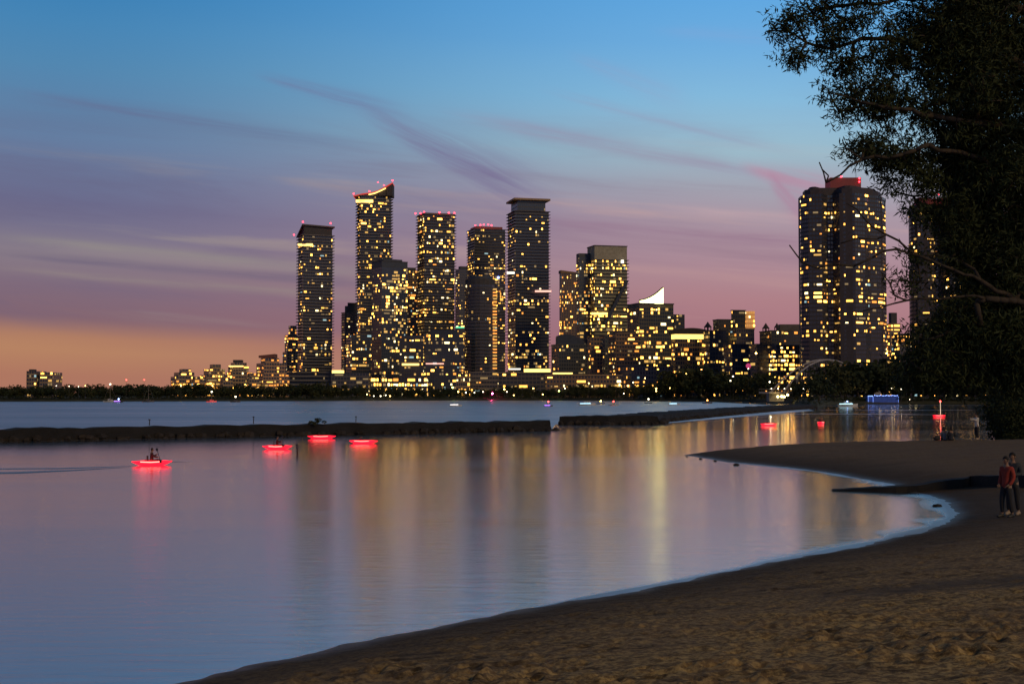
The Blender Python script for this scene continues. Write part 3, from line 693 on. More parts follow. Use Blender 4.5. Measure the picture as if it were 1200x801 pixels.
# the bright topped hall
DR = 1120
t = Bld('residential_block', 'wide block whose whole top storey glows yellow under a curved roof', 'building', boxfoot(788, 791, 829, DR, 10), 397)
t.body(mat('lit_brown', (.26,.17,.09), .8), glass_dark, 3.6, 3.0, lit=.50, wts=OR, mull=.2)
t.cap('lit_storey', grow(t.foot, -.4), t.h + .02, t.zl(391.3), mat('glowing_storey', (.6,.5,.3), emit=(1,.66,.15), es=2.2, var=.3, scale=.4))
b = MB(); zt0 = t.zl(391.2)
a0 = t.lp(787, 391, DR); a1 = t.lp(831, 391, DR)
for k in range(10):
    u0, u1 = k / 10, (k + 1) / 10; xa, xb = a0.x + (a1.x - a0.x) * u0, a0.x + (a1.x - a0.x) * u1; f = lambda u: zt0 + .8 + 4.2 * math.sin(PI * min(1, .12 + u * .72))
    b.prism([(xa, a0.y - 1), (xb, a0.y - 1), (xb, a0.y + 24), (xa, a0.y + 24)], zt0, [f(u0), f(u1), f(u1), f(u0)], roofd)
b.build('roof', t.o)
t.windows()
def turret(t, px, ytip, yb, D, w=3.4):
    b = MB(); c = t.lp(px, yb, D); zt = t.lp(px, ytip, D).z; zb = c.z; h = zt - zb
    n = 8; ring = lambda r, z: [(c.x + r * math.cos(2 * PI * k / n), c.y + r * math.sin(2 * PI * k / n), z) for k in range(n)]
    for k in range(n):
        a = 2 * PI * k / n
        if k % 2 == 0: b.box(c.x + w * .72 * math.cos(a) - .35, c.x + w * .72 * math.cos(a) + .35, c.y + w * .72 * math.sin(a) - .35, c.y + w * .72 * math.sin(a) + .35, zb, zb + h * .42, conc_d)
    e = ring(w, zb + h * .42); r2 = ring(w * .45, zb + h * .72)
    for k in range(n):
        j = (k + 1) % n; b.face([e[k], e[j], r2[j], r2[k]], roofd); b.face([r2[k], r2[j], (c.x, c.y, zt)], roofd)
    b.face(e[::-1], roofd)
    b.build('turret', t.o)
t = mid('dark block with a pointed turret just right of the glowing-storey block', 827, 852, 388, 1090, conc_d, glass_dark, .28, name='turreted_block'); turret(t, 829.5, 376.5, 388.5, 1096); turret(t, 840.5, 376, 386, 1106, 2.6)
mid('flat-roofed dark block between the turreted block and the orange-sided tower', 838, 860, 375, 1130, conc_d, glass_dark, .24, cap=(3, 373.5))
t = mid('narrow tower whose right upper side glows orange', 858, 885, 386, 1100, conc_m, glass_dark, .30, OR, name='residential_tower', cell=2.8)
f2 = [(p[0] - t.c.x, p[1] - t.c.y) for p in boxfoot(858, 858.5, 874, 1104, 8)]; f3 = [(p[0] - t.c.x, p[1] - t.c.y) for p in boxfoot(874.1, 874.6, 885, 1104, 8)]
t.win = []; t.body(conc_d, glass_dark, 3.3, 3.0, z0=t.h + 1, z1=t.zl(363.5), foot=f2, lit=.34, name='upper_storeys')
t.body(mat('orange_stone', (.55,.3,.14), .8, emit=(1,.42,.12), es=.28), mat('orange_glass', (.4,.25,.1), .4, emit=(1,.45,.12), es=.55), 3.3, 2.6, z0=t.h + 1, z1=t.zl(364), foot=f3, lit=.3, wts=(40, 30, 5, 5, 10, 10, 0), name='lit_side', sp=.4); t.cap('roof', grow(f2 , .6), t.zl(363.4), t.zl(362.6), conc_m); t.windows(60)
mid('dark low block left of the pink-lit dome', 852, 884, 404, 1040, navy, glass_dark, .24)
t = mid('low dark block with a pink lit dome among the trees', 882, 908, 404, 1010, navy, glass_dark, .14)
b = MB(); b.ball((0, 0, 0), 1.9, mat('pink_dome', (.4,.1,.2), emit=(1,.10,.3), es=.5), 12); link('dome', b.mesh('dome', True), t.o, loc=t.lp(877, 428.5, 990))
t = mid('turreted grey block behind the low bright-windowed offices', 896, 940, 388, 1150, conc_d, glass_dark, .12, name='turreted_block'); turret(t, 897.5, 378, 390, 1156); turret(t, 910.5, 378, 388, 1160, 2.6)
t.px_box('penthouse', 914, 939, 379.8, 387.2, 1162, 14, conc_m)
mid('low office block with rows of bright yellow windows left of the lobed tower', 903, 943, 405, 1000, conc_m, glass_dark, .42, (40, 26, 8, 8, 10, 6, 0), mull=.3)

# the big lobed tower on the right
DX = 930
sx = DX / F
pp = [(941, 16), (944, 3), (953, -4), (969, -6), (975, 0), (982, 0), (990, -9), (1008, -11), (1020, -6), (1026, 0), (1034, 2), (1041, 7), (1045, 18), (1034, 38), (952, 38)]
foot = [(WX(a, DX + d), DX + 12 + d) for a, d in pp]
t = Bld('apartment_tower', 'massive dark lobed tower with red-lit penthouse, right of the arch bridge', 'tower', foot, 226)
wx = mat('lobed_tower_wall', (.042,.036,.048), .7)
t.body(wx, glass_dark, 2.95, 3.0, lit=.23, sp=.42, mull=.3, wts=(24, 28, 18, 16, 6, 6, 2), burst=.5, skip=.25)
f2 = grow(t.foot, -3.0); t.cap('upper_storeys', f2, t.h, t.zl(219), wx); f3 = grow(t.foot, -6.5); t.cap('setback', f3, t.zl(219), t.zl(215.5), wx)
a0 = t.lp(973, 216, DX + 20); a1 = t.lp(1009, 208, DX + 20); t.cap('penthouse', [(a0.x, a0.y), (a1.x, a0.y), (a1.x, a0.y + 16), (a0.x, a0.y + 16)], t.zl(219), a1.z, redwall)
for q in ((986, 207), (1007, 213), (1007, 209)): t.beacon(*q, DX + 19, r=.55)
b = MB(); c = t.lp(1003, 200, DX + 24); b.tube([(c.x, c.y, a1.z), c], .15, conc_d); b.build('antenna', t.o)
t.windows()
# its twin behind the tree
DY = 960
pp = [(1072, 16), (1074, 3), (1082, -4), (1097, -6), (1103, 0), (1110, 0), (1120, -9), (1140, -11), (1152, -6), (1162, 2), (1168, 18), (1158, 38), (1080, 38)]
t = Bld('apartment_tower', 'dark twin tower largely hidden behind the big willow crown', 'tower', [(WX(a, DY + d), DY + 12 + d) for a, d in pp], 238)
t.body(wx, glass_dark, 2.95, 3.0, lit=.23, sp=.42, mull=.3, burst=.5, skip=.25); t.cap('upper_storeys', grow(t.foot, -4), t.h, t.zl(229), redwall)
t.beacon(1090, 227, DY + 10, r=.55); t.beacon(1100, 228, DY + 10, r=.55); t.windows(60)
mid('small tan lit block showing just right of the lobed tower', 1041, 1056, 380, 1250, tan, glass_dark, .5, OR, cap=(2, 366), name='distant_block')
mid('low block with amber windows in the gap behind the willow', 1050, 1075, 392, 1100, conc_m, glass_dark, .4, OR, name='distant_block')

# ------------------------------------------------------------------ arch bridge
steel = mat('white_steel', (.34,.30,.28), .5); lampw = mat('lamp_white', (.6,.6,.5), emit=(1,.85,.55), es=9)
A = P(911, 459, 650); B = P(1020, 459, 760); br = thing('arch_bridge', 'white steel footbridge with tall twin arches and deck lights at river mouth', 'bridge', A)
ax = (B - A); ax.z = 0; Lb = ax.length; ux = ax.normalized(); nx = Vector((ux.y, -ux.x, 0)); Hb = ZT(421.5, 705) - A.z
def bp_(u, side, z): return ux * (u * Lb) + nx * side + Vector((0, 0, z))
for s in (-1, 1):
    b = MB(); b.tube([bp_(k / 24, s * (3.2 - 1.8 * math.sin(PI * k / 24)), Hb * (1 - (2 * k / 24 - 1) ** 2)) for k in range(25)], .42, steel, 8); b.build('arch', br, True)
    b = MB()
    for k in range(1, 24):
        u = k / 24; b.tube([bp_(u, s * (3.2 - 1.8 * math.sin(PI * u)), Hb * (1 - (2 * u - 1) ** 2)), bp_(min(.98, max(.02, u + (.03 if k % 2 else -.03))), s * 2.6, .3)], .07, steel, 4)
    b.build('hanger_cables', br, kind='stuff')
    b = MB(); b.tube([bp_(-.12, s * 2.5, 1.3), bp_(1.1, s * 2.5, 1.3)], .06, steel, 4)
    for k in range(50): b.tube([bp_(-.12 + k * 1.22 / 49, s * 2.5, .1), bp_(-.12 + k * 1.22 / 49, s * 2.5, 1.3)], .035, steel, 4)
    b.build('railing', br)
b = MB()
for k in range(5):
    u = .3 + .1 * k; b.tube([bp_(u, -(3.2 - 1.8 * math.sin(PI * u)), Hb * (1 - (2 * u - 1) ** 2)), bp_(u, (3.2 - 1.8 * math.sin(PI * u)), Hb * (1 - (2 * u - 1) ** 2))], .22, steel)
b.build('cross_braces', br)
b = MB(); q = [bp_(-.12, -2.6, 0), bp_(1.1, -2.6, 0), bp_(1.1, 2.6, 0), bp_(-.12, 2.6, 0)]; b.prism([(p.x, p.y) for p in (q if area2([(p.x, p.y) for p in q]) > 0 else q[::-1])], -.8, 0.05, steel); b.build('deck', br)
for u in (-.02, 1.0):
    b = MB(); c = bp_(u, 0, 0); b.box(c.x - 3.5, c.x + 3.5, c.y - 3.5, c.y + 3.5, -A.z + 1.2, -.82, conc_l); b.build('abutment', br)
lm = MB(); lm.ball((0, 0, 0), .24, lampw); lme = lm.mesh('deck_lamp', True)
for k in range(13): link('deck_lamp', lme, br, loc=bp_(-.1 + k * .06, 2.55, 1.5))
lm = MB(); lm.ball((0, 0, 0), .55, mat('lamp_yellow', (.6,.5,.2), emit=(1,.72,.22), es=16)); lme2 = lm.mesh('flood_lamp', True)
for a, c in ((911.5, 464.5), (916, 464.3), (919, 464.6), (923, 462.5)): link('flood_lamp', lme2, br, loc=P(a, c, 640) - A)

# ------------------------------------------------------------------ trees on the far shore
leafm = mat('dark_foliage', (0.030, 0.042, 0.020), .8, var=.45, scale=.4, spec=.2); leafm2 = mat('olive_foliage', (0.045, 0.05, 0.02), .8, var=.4, scale=.4, spec=.2)
bark = mat('bark', (.045, .034, .025), .9, var=.3, scale=3)
def far_crown(seed, n=520):
    rr = np.random.default_rng(seed); k = 9
    cs = np.stack([rr.normal(0, .26, k), rr.normal(0, .26, k), rr.uniform(.3, .85, k)], 1); rad = rr.uniform(.16, .30, k)
    pick = rr.integers(0, k, n); d = rr.normal(size=(n, 3)); d /= np.linalg.norm(d, axis=1)[:, None]
    c = cs[pick] + d * (rad[pick] * rr.uniform(.55, 1.05, n))[:, None]; c[:, 2] = np.clip(c[:, 2], .08, 1.0)
    u = rr.normal(size=(n, 3)); u /= np.linalg.norm(u, axis=1)[:, None]; w = np.cross(u, rr.normal(size=(n, 3))); w /= np.linalg.norm(w, axis=1)[:, None]
    s = rr.uniform(.035, .075, n)[:, None]
    return np.stack([c - u * s, c - w * s * .7, c + u * s, c + w * s * .7], 1)
def quads_mesh(name, q, m):
    n = len(q); me = bpy.data.meshes.new(name); me.vertices.add(n * 4); me.vertices.foreach_set('co', q.reshape(-1).astype(np.float32))
    me.loops.add(n * 4); me.loops.foreach_set('vertex_index', np.arange(n * 4, dtype=np.int32)); me.polygons.add(n)
    me.polygons.foreach_set('loop_start', np.arange(0, n * 4, 4, dtype=np.int32)); me.update(calc_edges=True); me.materials.append(m); return me
CR = [quads_mesh('crown', far_crown(s), leafm if s % 3 else leafm2) for s in range(7)]
TR = []
for s in range(3):
    b = MB(); b.tube([(0, 0, 0), (.02 * (s - 1), .01, .3), (.03 * (1 - s), 0, .62)], [.035, .022, .008], bark, 6)
    for k in range(4):
        a = k * 1.7 + s; b.tube([(0, 0, .25 + .07 * k), (.12 * math.cos(a), .12 * math.sin(a), .45 + .08 * k), (.2 * math.cos(a), .2 * math.sin(a), .6 + .06 * k)], [.014, .009, .004], bark, 5)
    TR.append(b.mesh('trunk', True))
marks = [(0, 70, 'near the lone slab block'), (70, 190, 'along the empty left horizon'), (190, 335, 'below the terraced tan blocks'), (335, 395, 'below the slant-topped tower'), (395, 480, 'below the tallest tower'),
         (480, 540, 'below the red-edged tower'), (540, 590, 'below the round tower'), (590, 650, 'below the plate-roofed tower'), (650, 740, 'below the olive glass tower'), (740, 790, 'below the white sail tower'),
         (790, 830, 'below the glowing-storey block'), (830, 905, 'left of the arch bridge'), (905, 975, 'around the arch bridge'), (975, 1050, 'below the lobed tower'), (1050, 1300, 'behind the blue-lit pavilion')]
def mark(px):
    for a, b, w in marks:
        if a <= px < b: return w
    return marks[0][2] if px < 0 else marks[-1][2]
ZG = 1.7
def far_tree(px, ytop, D, wid=1.15):
    ht = ZT(ytop, D) - ZG; w = mark(px); p = P(px, 460, D)
    o = thing('shore_tree', 'dark leafy tree in the far treeline ' + w, 'tree', (p.x, p.y, ZG), random.uniform(0, 6.28), 'dark treeline trees ' + w)
    s = (ht * wid * random.uniform(.9, 1.2), ht * wid, ht)
    for n_, me_ in (('trunk', random.choice(TR)), ('crown', random.choice(CR))):
        c = link(n_, me_, o); c.scale = s
def topline(px):
    pts = [(-80, 452), (40, 450), (110, 452), (180, 449), (260, 451), (335, 450), (350, 447), (400, 451), (450, 452), (500, 454), (540, 455), (590, 453), (640, 454), (700, 452), (745, 450), (785, 446), (800, 430), (815, 424),
           (832, 436), (870, 437), (900, 436), (915, 441), (925, 449), (950, 447), (968, 434), (985, 424), (1010, 420), (1050, 424), (1090, 418), (1140, 410), (1300, 400)]
    for (a, b), (c, d) in zip(pts, pts[1:]):
        if a <= px <= c: return b + (d - b) * (px - a) / (c - a)
    return 450
px = -60
while px < 1250:
    base_d = farD(px); st = 8.5 if px < 800 else 13
    for row in range(2):
        D = base_d + 14 + row * 22 + random.uniform(-5, 6); y = topline(px) + (row == 0) * random.uniform(2, 7) + (row == 1) * random.uniform(-1.5, 3.5)
        if 905 < px < 955 and row == 0: y = max(y, 463)
        far_tree(px + random.uniform(-3, 3), y, D, 1.1 if px > 790 else 1.35)
    px += st * random.uniform(.8, 1.25)
# low scrub along the bank
sc = np.concatenate([far_crown(50 + k, 700) for k in range(40)]); out = []
xs = np.linspace(-60, 1250, 240)
for k, x0 in enumerate(xs):
    q = far_crown(200 + k % 9, 130) ; D = farD(x0) + 7; p = P(x0, 460, D); s = 3.2 if x0 < 930 or x0 > 975 else 2.0
    q = q * np.array([s * 2.2, s * 1.6, s]) + np.array([p.x, p.y, .6]); out.append(q)
o = link('bank_scrub', quads_mesh('bank_scrub', np.concatenate(out), leafm)); o['kind'] = 'stuff'; o['label'] = 'dark low scrub along the far waterline'

# ------------------------------------------------------------------ lamps among the trees
LM = {'y': mat('lamp_amber', (.6,.4,.1), emit=(1,.62,.14), es=22), 'o': mat('lamp_orange', (.6,.3,.1), emit=(1,.32,.07), es=12), 'w': lampw, 'g': mat('lamp_greenish', (.5,.6,.2), emit=(.75,1,.18), es=12),
      'b': mat('lamp_blue', (.2,.3,.6), emit=(.35,.5,1), es=10), 'r': mat('lamp_red', (.6,.05,.05), emit=(1,.05,.04), es=14), 'm': mat('added_magenta_lamp', (.6,.1,.5), emit=(1,.035,.20), es=200)}  # the magenta lamp is added only for its streak on the water
lamps = [(66,452,'w',.4),(81,452.5,'w',.4),(92,453,'w',.4),(100,452,'y',.4),(148,445,'r',.7),(169,445,'r',.6),(212,452,'y',.6),(249,452,'y',.5),(430,462,'y',.6),(438,464,'w',.6),(446,464,'w',.7),(452,463,'w',.6),(457,464,'y',.6),
         (530.5,454,'g',1.0),(537,459,'y',.7),(546,460,'w',.7),(556,460,'w',.6),(566,459,'w',.6),(577,461,'m',.9),(591,456,'y',.8),(594,459,'w',.6),(602,463,'y',.5),(625,455,'y',.6),(636,462,'y',.6),(655,458,'g',.8),(662,455,'w',.6),(690,449,'y',.6),(726,451,'y',.9),(736,452,'o',1.2),(731,461,'w',.5),
         (742,448,'y',.7),(756,443,'y',.6),(769,455,'y',.8),(769,458,'y',.7),(785.5,454.5,'y',.9),(795,449,'o',.6),(804,438,'y',.5),(822,433,'o',.7),(856,446,'w',.7),(859,441,'w',.8),(877,432,'w',.6),(886,414,'y',1.0),(902,447.5,'w',.9),(898,459,'o',1.0),(900,463,'w',.5),
         (1039,414,'y',.9),(1045,455,'w',.7),(1048,453,'y',.7),(1056,456,'w',.45),(1098,411,'y',.9),(1106,411,'y',.8),(1062,431,'w',.4),(1068,424,'y',.5),(1066,468,'w',.35),(1081,403,'w',.4)]
cn_ = {'y': 'amber', 'o': 'deep orange', 'w': 'white', 'g': 'yellow-green', 'b': 'blue', 'r': 'red', 'm': 'added magenta'}
for x0, y0, c, r in lamps:
    D = farD(x0) + 4; p = P(x0, y0, D); w = mark(x0)
    lb_ = '%s lamp on a thin pole %s' % (cn_[c], w)
    o = thing('lamp_post', lb_, 'lamp', (p.x, p.y, .9), group=lb_ + ' group')
    b = MB(); b.tube([(0, 0, 0), (0, 0, p.z - .9)], [.10, .05], conc_d, 6); b.build('post', o)
    b = MB(); b.ball((0, 0, 0), r * D / 1600, LM[c]); b.build('lamp_head', o, True).location = (0, 0, p.z - .9 + .1)

# ------------------------------------------------------------------ breakwaters
def wall_strip(name, label, pts, wtop, z, lean, m, seed, rock_m, endpoints):
    """a long rubble-footed breakwater through the ground points pts (its lakeside foot)"""
    o = thing(name, label, 'breakwater', (pts[0][0], pts[0][1], 0)); base_ = Vector((pts[0][0], pts[0][1], 0)); b = MB(); rr = random.Random(seed); ring = []
    L = 0; samples = []
    for p, q in zip(pts, pts[1:]):
        p, q = Vector(p), Vector(q); n = max(2, int((q - p).length / 1.3))
        for k in range(n): samples.append((p + (q - p) * k / n, (q - p).normalized()))
    samples.append((Vector(pts[-1]), (Vector(pts[-1]) - Vector(pts[-2])).normalized()))
    zt = z
    for p, d in samples:
        nn = Vector((-d.y, d.x)); zt = z + rr.uniform(-.13, .10)
        prof = [(-.2, -1.5), (lean * .3, .0), (lean * .8 + rr.uniform(-.1, .1), z * .45), (lean + rr.uniform(-.05, .08), z * .72), (lean + .12, zt), (lean + wtop, zt + rr.uniform(-.03, .03)), (lean * 2 + wtop, -1.5)]
        ring.append([(p.x - base_.x + nn.x * u, p.y - base_.y + nn.y * u, w) for u, w in prof])
    for r0, r1 in zip(ring, ring[1:]):
        for k in range(len(r0) - 1): b.face([r0[k], r1[k], r1[k + 1], r0[k + 1]], m)
    b.face(ring[0], m); b.face(ring[-1][::-1], m); b.build('wall', o)
    rb = MB()
    for p, d in samples:
        nn = Vector((-d.y, d.x))
        for _ in range(2):
            c = p + d * rr.uniform(-.6, .6) + nn * rr.uniform(-.35, .35) - Vector((base_.x, base_.y)); r = rr.uniform(.22, .75)
            i0 = len(rb.v); rb.ball((c.x, c.y, rr.uniform(-.1, .25)), r, rock_m, 6, .7, 4)
            for k in range(i0, len(rb.v)):
                v = rb.v[k]; rb.v[k] = (v[0] + rr.uniform(-.1, .1), v[1] + rr.uniform(-.1, .1), v[2] + rr.uniform(-.08, .08))
    rb.build('rock_footing', o, kind='stuff'); return o
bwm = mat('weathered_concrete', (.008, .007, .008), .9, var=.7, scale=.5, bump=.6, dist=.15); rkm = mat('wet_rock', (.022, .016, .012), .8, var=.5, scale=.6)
g2 = lambda x, y: tuple(PZ(x, y)[:2])
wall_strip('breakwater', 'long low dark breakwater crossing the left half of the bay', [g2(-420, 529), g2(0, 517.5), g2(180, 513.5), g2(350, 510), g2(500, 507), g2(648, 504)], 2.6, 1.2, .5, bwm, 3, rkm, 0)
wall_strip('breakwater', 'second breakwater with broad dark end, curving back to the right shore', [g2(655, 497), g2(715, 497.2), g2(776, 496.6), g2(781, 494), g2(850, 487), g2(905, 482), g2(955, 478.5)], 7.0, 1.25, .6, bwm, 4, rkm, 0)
# shrub and posts on the breakwater
shp = P(370, 497, 152); q = far_crown(77, 900) * np.array([1.5, 1.0, 1.0]) * .85 - np.array([0, 0, .12]); o = thing('shrub', 'small bush growing on top of the long left breakwater', 'shrub', (shp.x, shp.y, 1.16))
link('foliage', quads_mesh('foliage', q, leafm2), o); b = MB(); b.tube([(0, 0, 0), (.05, 0, .5)], [.04, .02], bark); b.build('stem', o)
for x0, h in ((175, .55), (297, .7), (417, .6)):
    p = P(x0, 500, farD(0) and (129 + x0 * .065) + 1.6); b = MB(); b.tube([(0, 0, 0), (.02, 0, h)], .05, bark); b.box(-.1, .1, -.06, .06, h, h + .1, bark)
    o = b.build('post'); o.location = (p.x, p.y, 1.3); tag(o, 'short thin post on the left breakwater ' + {175: 'above the nearest red kayak', 297: 'left of the three clustered kayaks', 417: 'right of the bush'}[x0], 'post')

# ------------------------------------------------------------------ people
def skin_obj(name, chains, m, parent, sub=1):
    """chains: list of [(x,y,z,r), ...]; the first chain is the root, others start at a vertex key of an earlier one"""
    verts, edges, rad, key = [], [], [], {}
    for ch in chains:
        prev = None
        for p in ch:
            k = (round(p[0], 4), round(p[1], 4), round(p[2], 4))
            if k not in key: key[k] = len(verts); verts.append(p[:3]); rad.append(p[3])
            if prev is not None: edges.append((prev, key[k]))
            prev = key[k]
    me = bpy.data.meshes.new(name); me.from_pydata(verts, edges, []); me.materials.append(m); o = link(name, me, parent)
    md = o.modifiers.new('skin', 'SKIN'); md.use_smooth_shade = True
    for i, r in enumerate(rad):
        r = r if hasattr(r, '__len__') else (r, r); me.skin_vertices[0].data[i].radius = r; me.skin_vertices[0].data[i].use_root = (i == 0)
    s = o.modifiers.new('sub', 'SUBSURF'); s.levels = sub; s.render_levels = sub
    return o
skinm = mat('skin', (.26,.15,.10), .6, var=.1); hairm = mat('black_hair', (.012,.010,.009), .7, var=.2)
def person(label, loc, rz, top, legs, hair=hairm, arms='pockets', h=1.72, shoes=None, legpose=0.0, group=None, seated=False, lean=0.0, beard=False, long_hair=False):
    """facing local -Y; hands modelled with five fingers"""
    o = thing('person', label, 'person', loc, rz, group); k = h / 1.72
    S = lambda L: [(x * k, (y - lean * max(0, z - .9)) * k, z * k, tuple(q * k for q in r) if hasattr(r, '__len__') else r * k) for x, y, z, r in L]
    hp = .93 if not seated else .12
    up = lambda L: [(x, y, z - (.93 - hp), r) for x, y, z, r in L]
    spine = [(0, 0, .93, (.14, .10)), (0, .01, 1.08, (.135, .095)), (0, .02, 1.25, (.155, .105)), (0, .02, 1.40, (.15, .09)), (0, .01, 1.50, .055), (0, -.005, 1.58, .060), (0, -.02, 1.64, (.075, .092)), (0, -.015, 1.70, (.066, .08))]
    A_, Lg = [], []
    for s in (-1, 1):
        if arms == 'pockets': a = [(s * .18, .02, 1.41, .06), (s * .235, .05, 1.16, .045), (s * .20, -.06, .97, .035), (s * .16, -.12, .93, .032)]
        elif arms == 'crossed': a = [(s * .18, .02, 1.41, .06), (s * .24, .0, 1.16, .045), (s * .12, -.19, 1.14, .036), (-s * .02, -.22, 1.17, .032)]
        elif arms == 'phone': a = [(s * .18, .02, 1.41, .06), (s * .21, -.16, 1.27, .045), (s * .10, -.36, 1.38, .034), (s * .07, -.42, 1.44, .03)]
        elif arms == 'paddle': a = [(s * .18, .02, 1.41, .06), (s * .27, -.10, 1.22, .045), (s * .34, -.30, 1.25 + s * .06, .034), (s * .36, -.36, 1.26 + s * .08, .03)]
        else: a = [(s * .18, .02, 1.41, .06), (s * .25, -.02, 1.17, .045), (s * .16, -.22, 1.08, .034), (s * .10, -.30, 1.06, .03)]
        A_.append(a)
        if seated: l = [(s * .09, 0, .90, .09), (s * .14, -.40, 1.12 if seated == 'ground' else 1.0, .06), (s * .13, -.62 if seated == 'ground' else -.80, .84, .04), (s * .13, -.80 if seated == 'ground' else -.95, .83, .035)]
        else: l = [(s * .09, 0, .88, .092), (s * (.10 + legpose * .3), -.03 + s * legpose, .50, .062), (s * (.11 + legpose * .4), .02 + s * legpose * 1.6, .09, .042), (s * (.12 + legpose * .4), -.13 + s * legpose * 1.6, .04, .036)]
        Lg.append(l)
    root = spine[0]
    body = [S(up(spine))]
    for a, l in zip(A_, Lg): body.append(S(up([spine[3]] + a))); body.append(S(up([root] + l)))
    # fingers and thumb on each hand, part of the same continuous body
    for a in A_:
        w = Vector(a[-1][:3]); d = (w - Vector(a[-2][:3])).normalized(); sd = d.cross(Vector((0, 0, 1))).normalized(); dn = d.cross(sd)
        for f, (off, ln) in enumerate(((-.030, .060), (-.010, .075), (.010, .080), (.030, .068))):
            p1 = w + d * .045 + sd * off; p2 = p1 + d * ln * .55; p3 = p2 + d * ln * .3 + dn * (-.02 if dn.z > 0 else .02)
            body.append(S(up([a[-1], (*p1, .010), (*p2, .009), (*p3, .008)])))
        t1 = w + sd * .04 + d * .01; t2 = t1 + sd * .02 + d * .035; body.append(S(up([a[-1], (*t1, .012), (*t2, .010)])))
    ob = skin_obj('body', body, skinm, o, 1)
    # face: nose, eyes, ears, mouth as one small mesh
    fc = MB(); hz = (1.635 - (.93 - hp)) * k; fy = (-.105 - lean * .735) * k
    fc.prism([(-.012 * k, fy), (0, fy - .022 * k), (.012 * k, fy)], hz - .03 * k, [hz + .012 * k, hz - .005 * k, hz + .012 * k], skinm)
    for s in (-1, 1):
        fc.ball((s * .03 * k, fy + .008, hz + .018 * k), .011 * k, hairm, 6); fc.ball((s * .078 * k, fy + .09 * k, hz), .022 * k, skinm, 6, 1.4)
    fc.box(-.024 * k, .024 * k, fy - .004, fy + .01, hz - .052 * k, hz - .044 * k, mat('lips', (.25,.09,.07), .5)); fc.build('face', o, True)
    # hair
    hb = MB(); c = Vector((0, (-.01 - lean * .75) * k, (1.675 - (.93 - hp)) * k)); i0 = len(hb.v); hb.ball(c, .098 * k, hair, 12, 1.02, 8)
    for q in range(i0, len(hb.v)):
        v = Vector(hb.v[q]); 
        if v.y < c.y - .03 * k and v.z < c.z + .035 * k: v.y = c.y - .03 * k; v.z = max(v.z, c.z)
        if not long_hair and v.z < c.z - .055 * k: v.z = c.z - .055 * k
        hb.v[q] = tuple(v)
    if long_hair: hb.ball((c.x, c.y + .05 * k, c.z - .12 * k), .07 * k, hair, 8, 1.8)
    hb.build('hair', o, True)
    # clothes
    g_ = lambda L, q: [(x, y, z, tuple(v + q for v in r) if hasattr(r, '__len__') else r + q) for x, y, z, r in L]
    jac = [S(up(g_([(0, 0, .82, (.158, .12)), (0, 0, .93, (.155, .115))] + spine[1:4] + [(0, .012, 1.47, .062)], .016)))]
    for a in A_: jac.append(S(up(g_([spine[3]], .016) + g_(a[:3], .018) + [(*(Vector(a[2][:3]).lerp(Vector(a[3][:3]), .7)), .042)])))
    skin_obj('jacket', jac, top, o, 1)
    tr = [S(up(g_([(0, 0, 1.0, (.14, .10)), (0, 0, .90, (.14, .105))], .014)))]
    for l in Lg: tr.append(S(up(g_([(0, 0, .90, (.135, .10))], .012) + g_(l[:2], .018) + [(*(Vector(l[1][:3]).lerp(Vector(l[2][:3]), .92)), .058)])))
    skin_obj('trousers', tr, legs, o, 1)
    for l in Lg:
        a, b_ = l[2], l[3]; sb = MB()
        pts = S(up([(a[0], a[1] + .05, a[2] - .045, .05), (a[0], a[1], a[2] - .02, .058), (b_[0], b_[1], b_[2], .048), (b_[0] * 1.02, b_[1] - .05, b_[2] - .008, .030)]))
        sb.tube([p[:3] for p in pts], [p[3] for p in pts], shoes or mat('dark_shoe', (.03,.03,.03), .6), 10); sb.build('shoe', o, True)
    return o
red_j = mat('red_jacket', (.30, .035, .02), .8, var=.2, scale=8, bump=.3); dark_j = mat('charcoal_jacket', (.03,.035,.045), .8, var=.2, scale=8); dk_t = mat('black_trousers', (.018,.018,.022), .85); wh_s = mat('white_shirt', (.62,.60,.58), .8, var=.06)
tan_shoe = mat('tan_shoe', (.35,.27,.2), .7)
gp1 = ground(1180, 606); k1 = 70.5 / F * gp1.y / 1.75
person('person in bright red jacket and dark trousers standing on the sand', gp1, math.radians(-62), red_j, dk_t, arms='pockets', h=69.5 / F * gp1.y, legpose=.04)
gp2 = ground(1187.5, 603)
person('person in dark jacket standing close beside the red jacket', gp2, math.radians(-40), dark_j, dk_t, arms='crossed', h=71 / F * gp2.y, shoes=tan_shoe, legpose=.03)
gp3 = ground(1145, 514.5)
person('person in white shirt and dark trousers by the bushes raising a phone', gp3, math.radians(-75), wh_s, dk_t, arms='phone', h=30.5 / F * gp3.y, lean=.12, shoes=tan_shoe)
ph = MB(); ph.box(-.04, .04, -.006, .006, -.08, .08, mat('phone_black', (.02,.02,.02), .3)); ph.box(-.034, .034, .0065, .008, -.07, .07, mat('phone_screen', (.05,.05,.06), .2, emit=(.7,.8,1), es=.4))
o = ph.build('phone'); o.location = gp3 + Vector((-.52, -.10, 1.52)); o.rotation_euler = (0, 0, math.radians(-75)); tag(o, 'phone held up by the person in white shirt', 'phone')
for (x0, lab, top, lh) in ((1107, 'person in pale blue top sitting at the sand edge, left of two', mat('pale_blue_top', (.16,.19,.24), .8), True), (1115, 'person in dark clothes sitting at the sand edge, right of two', dark_j, True)):
    gs = ground(x0, 515.8); 
    person(lab, gs, math.radians(170), top, dk_t, arms='lap', seated='ground', h=1.72, long_hair=lh)
gs = ground(1097.5, 516.0)
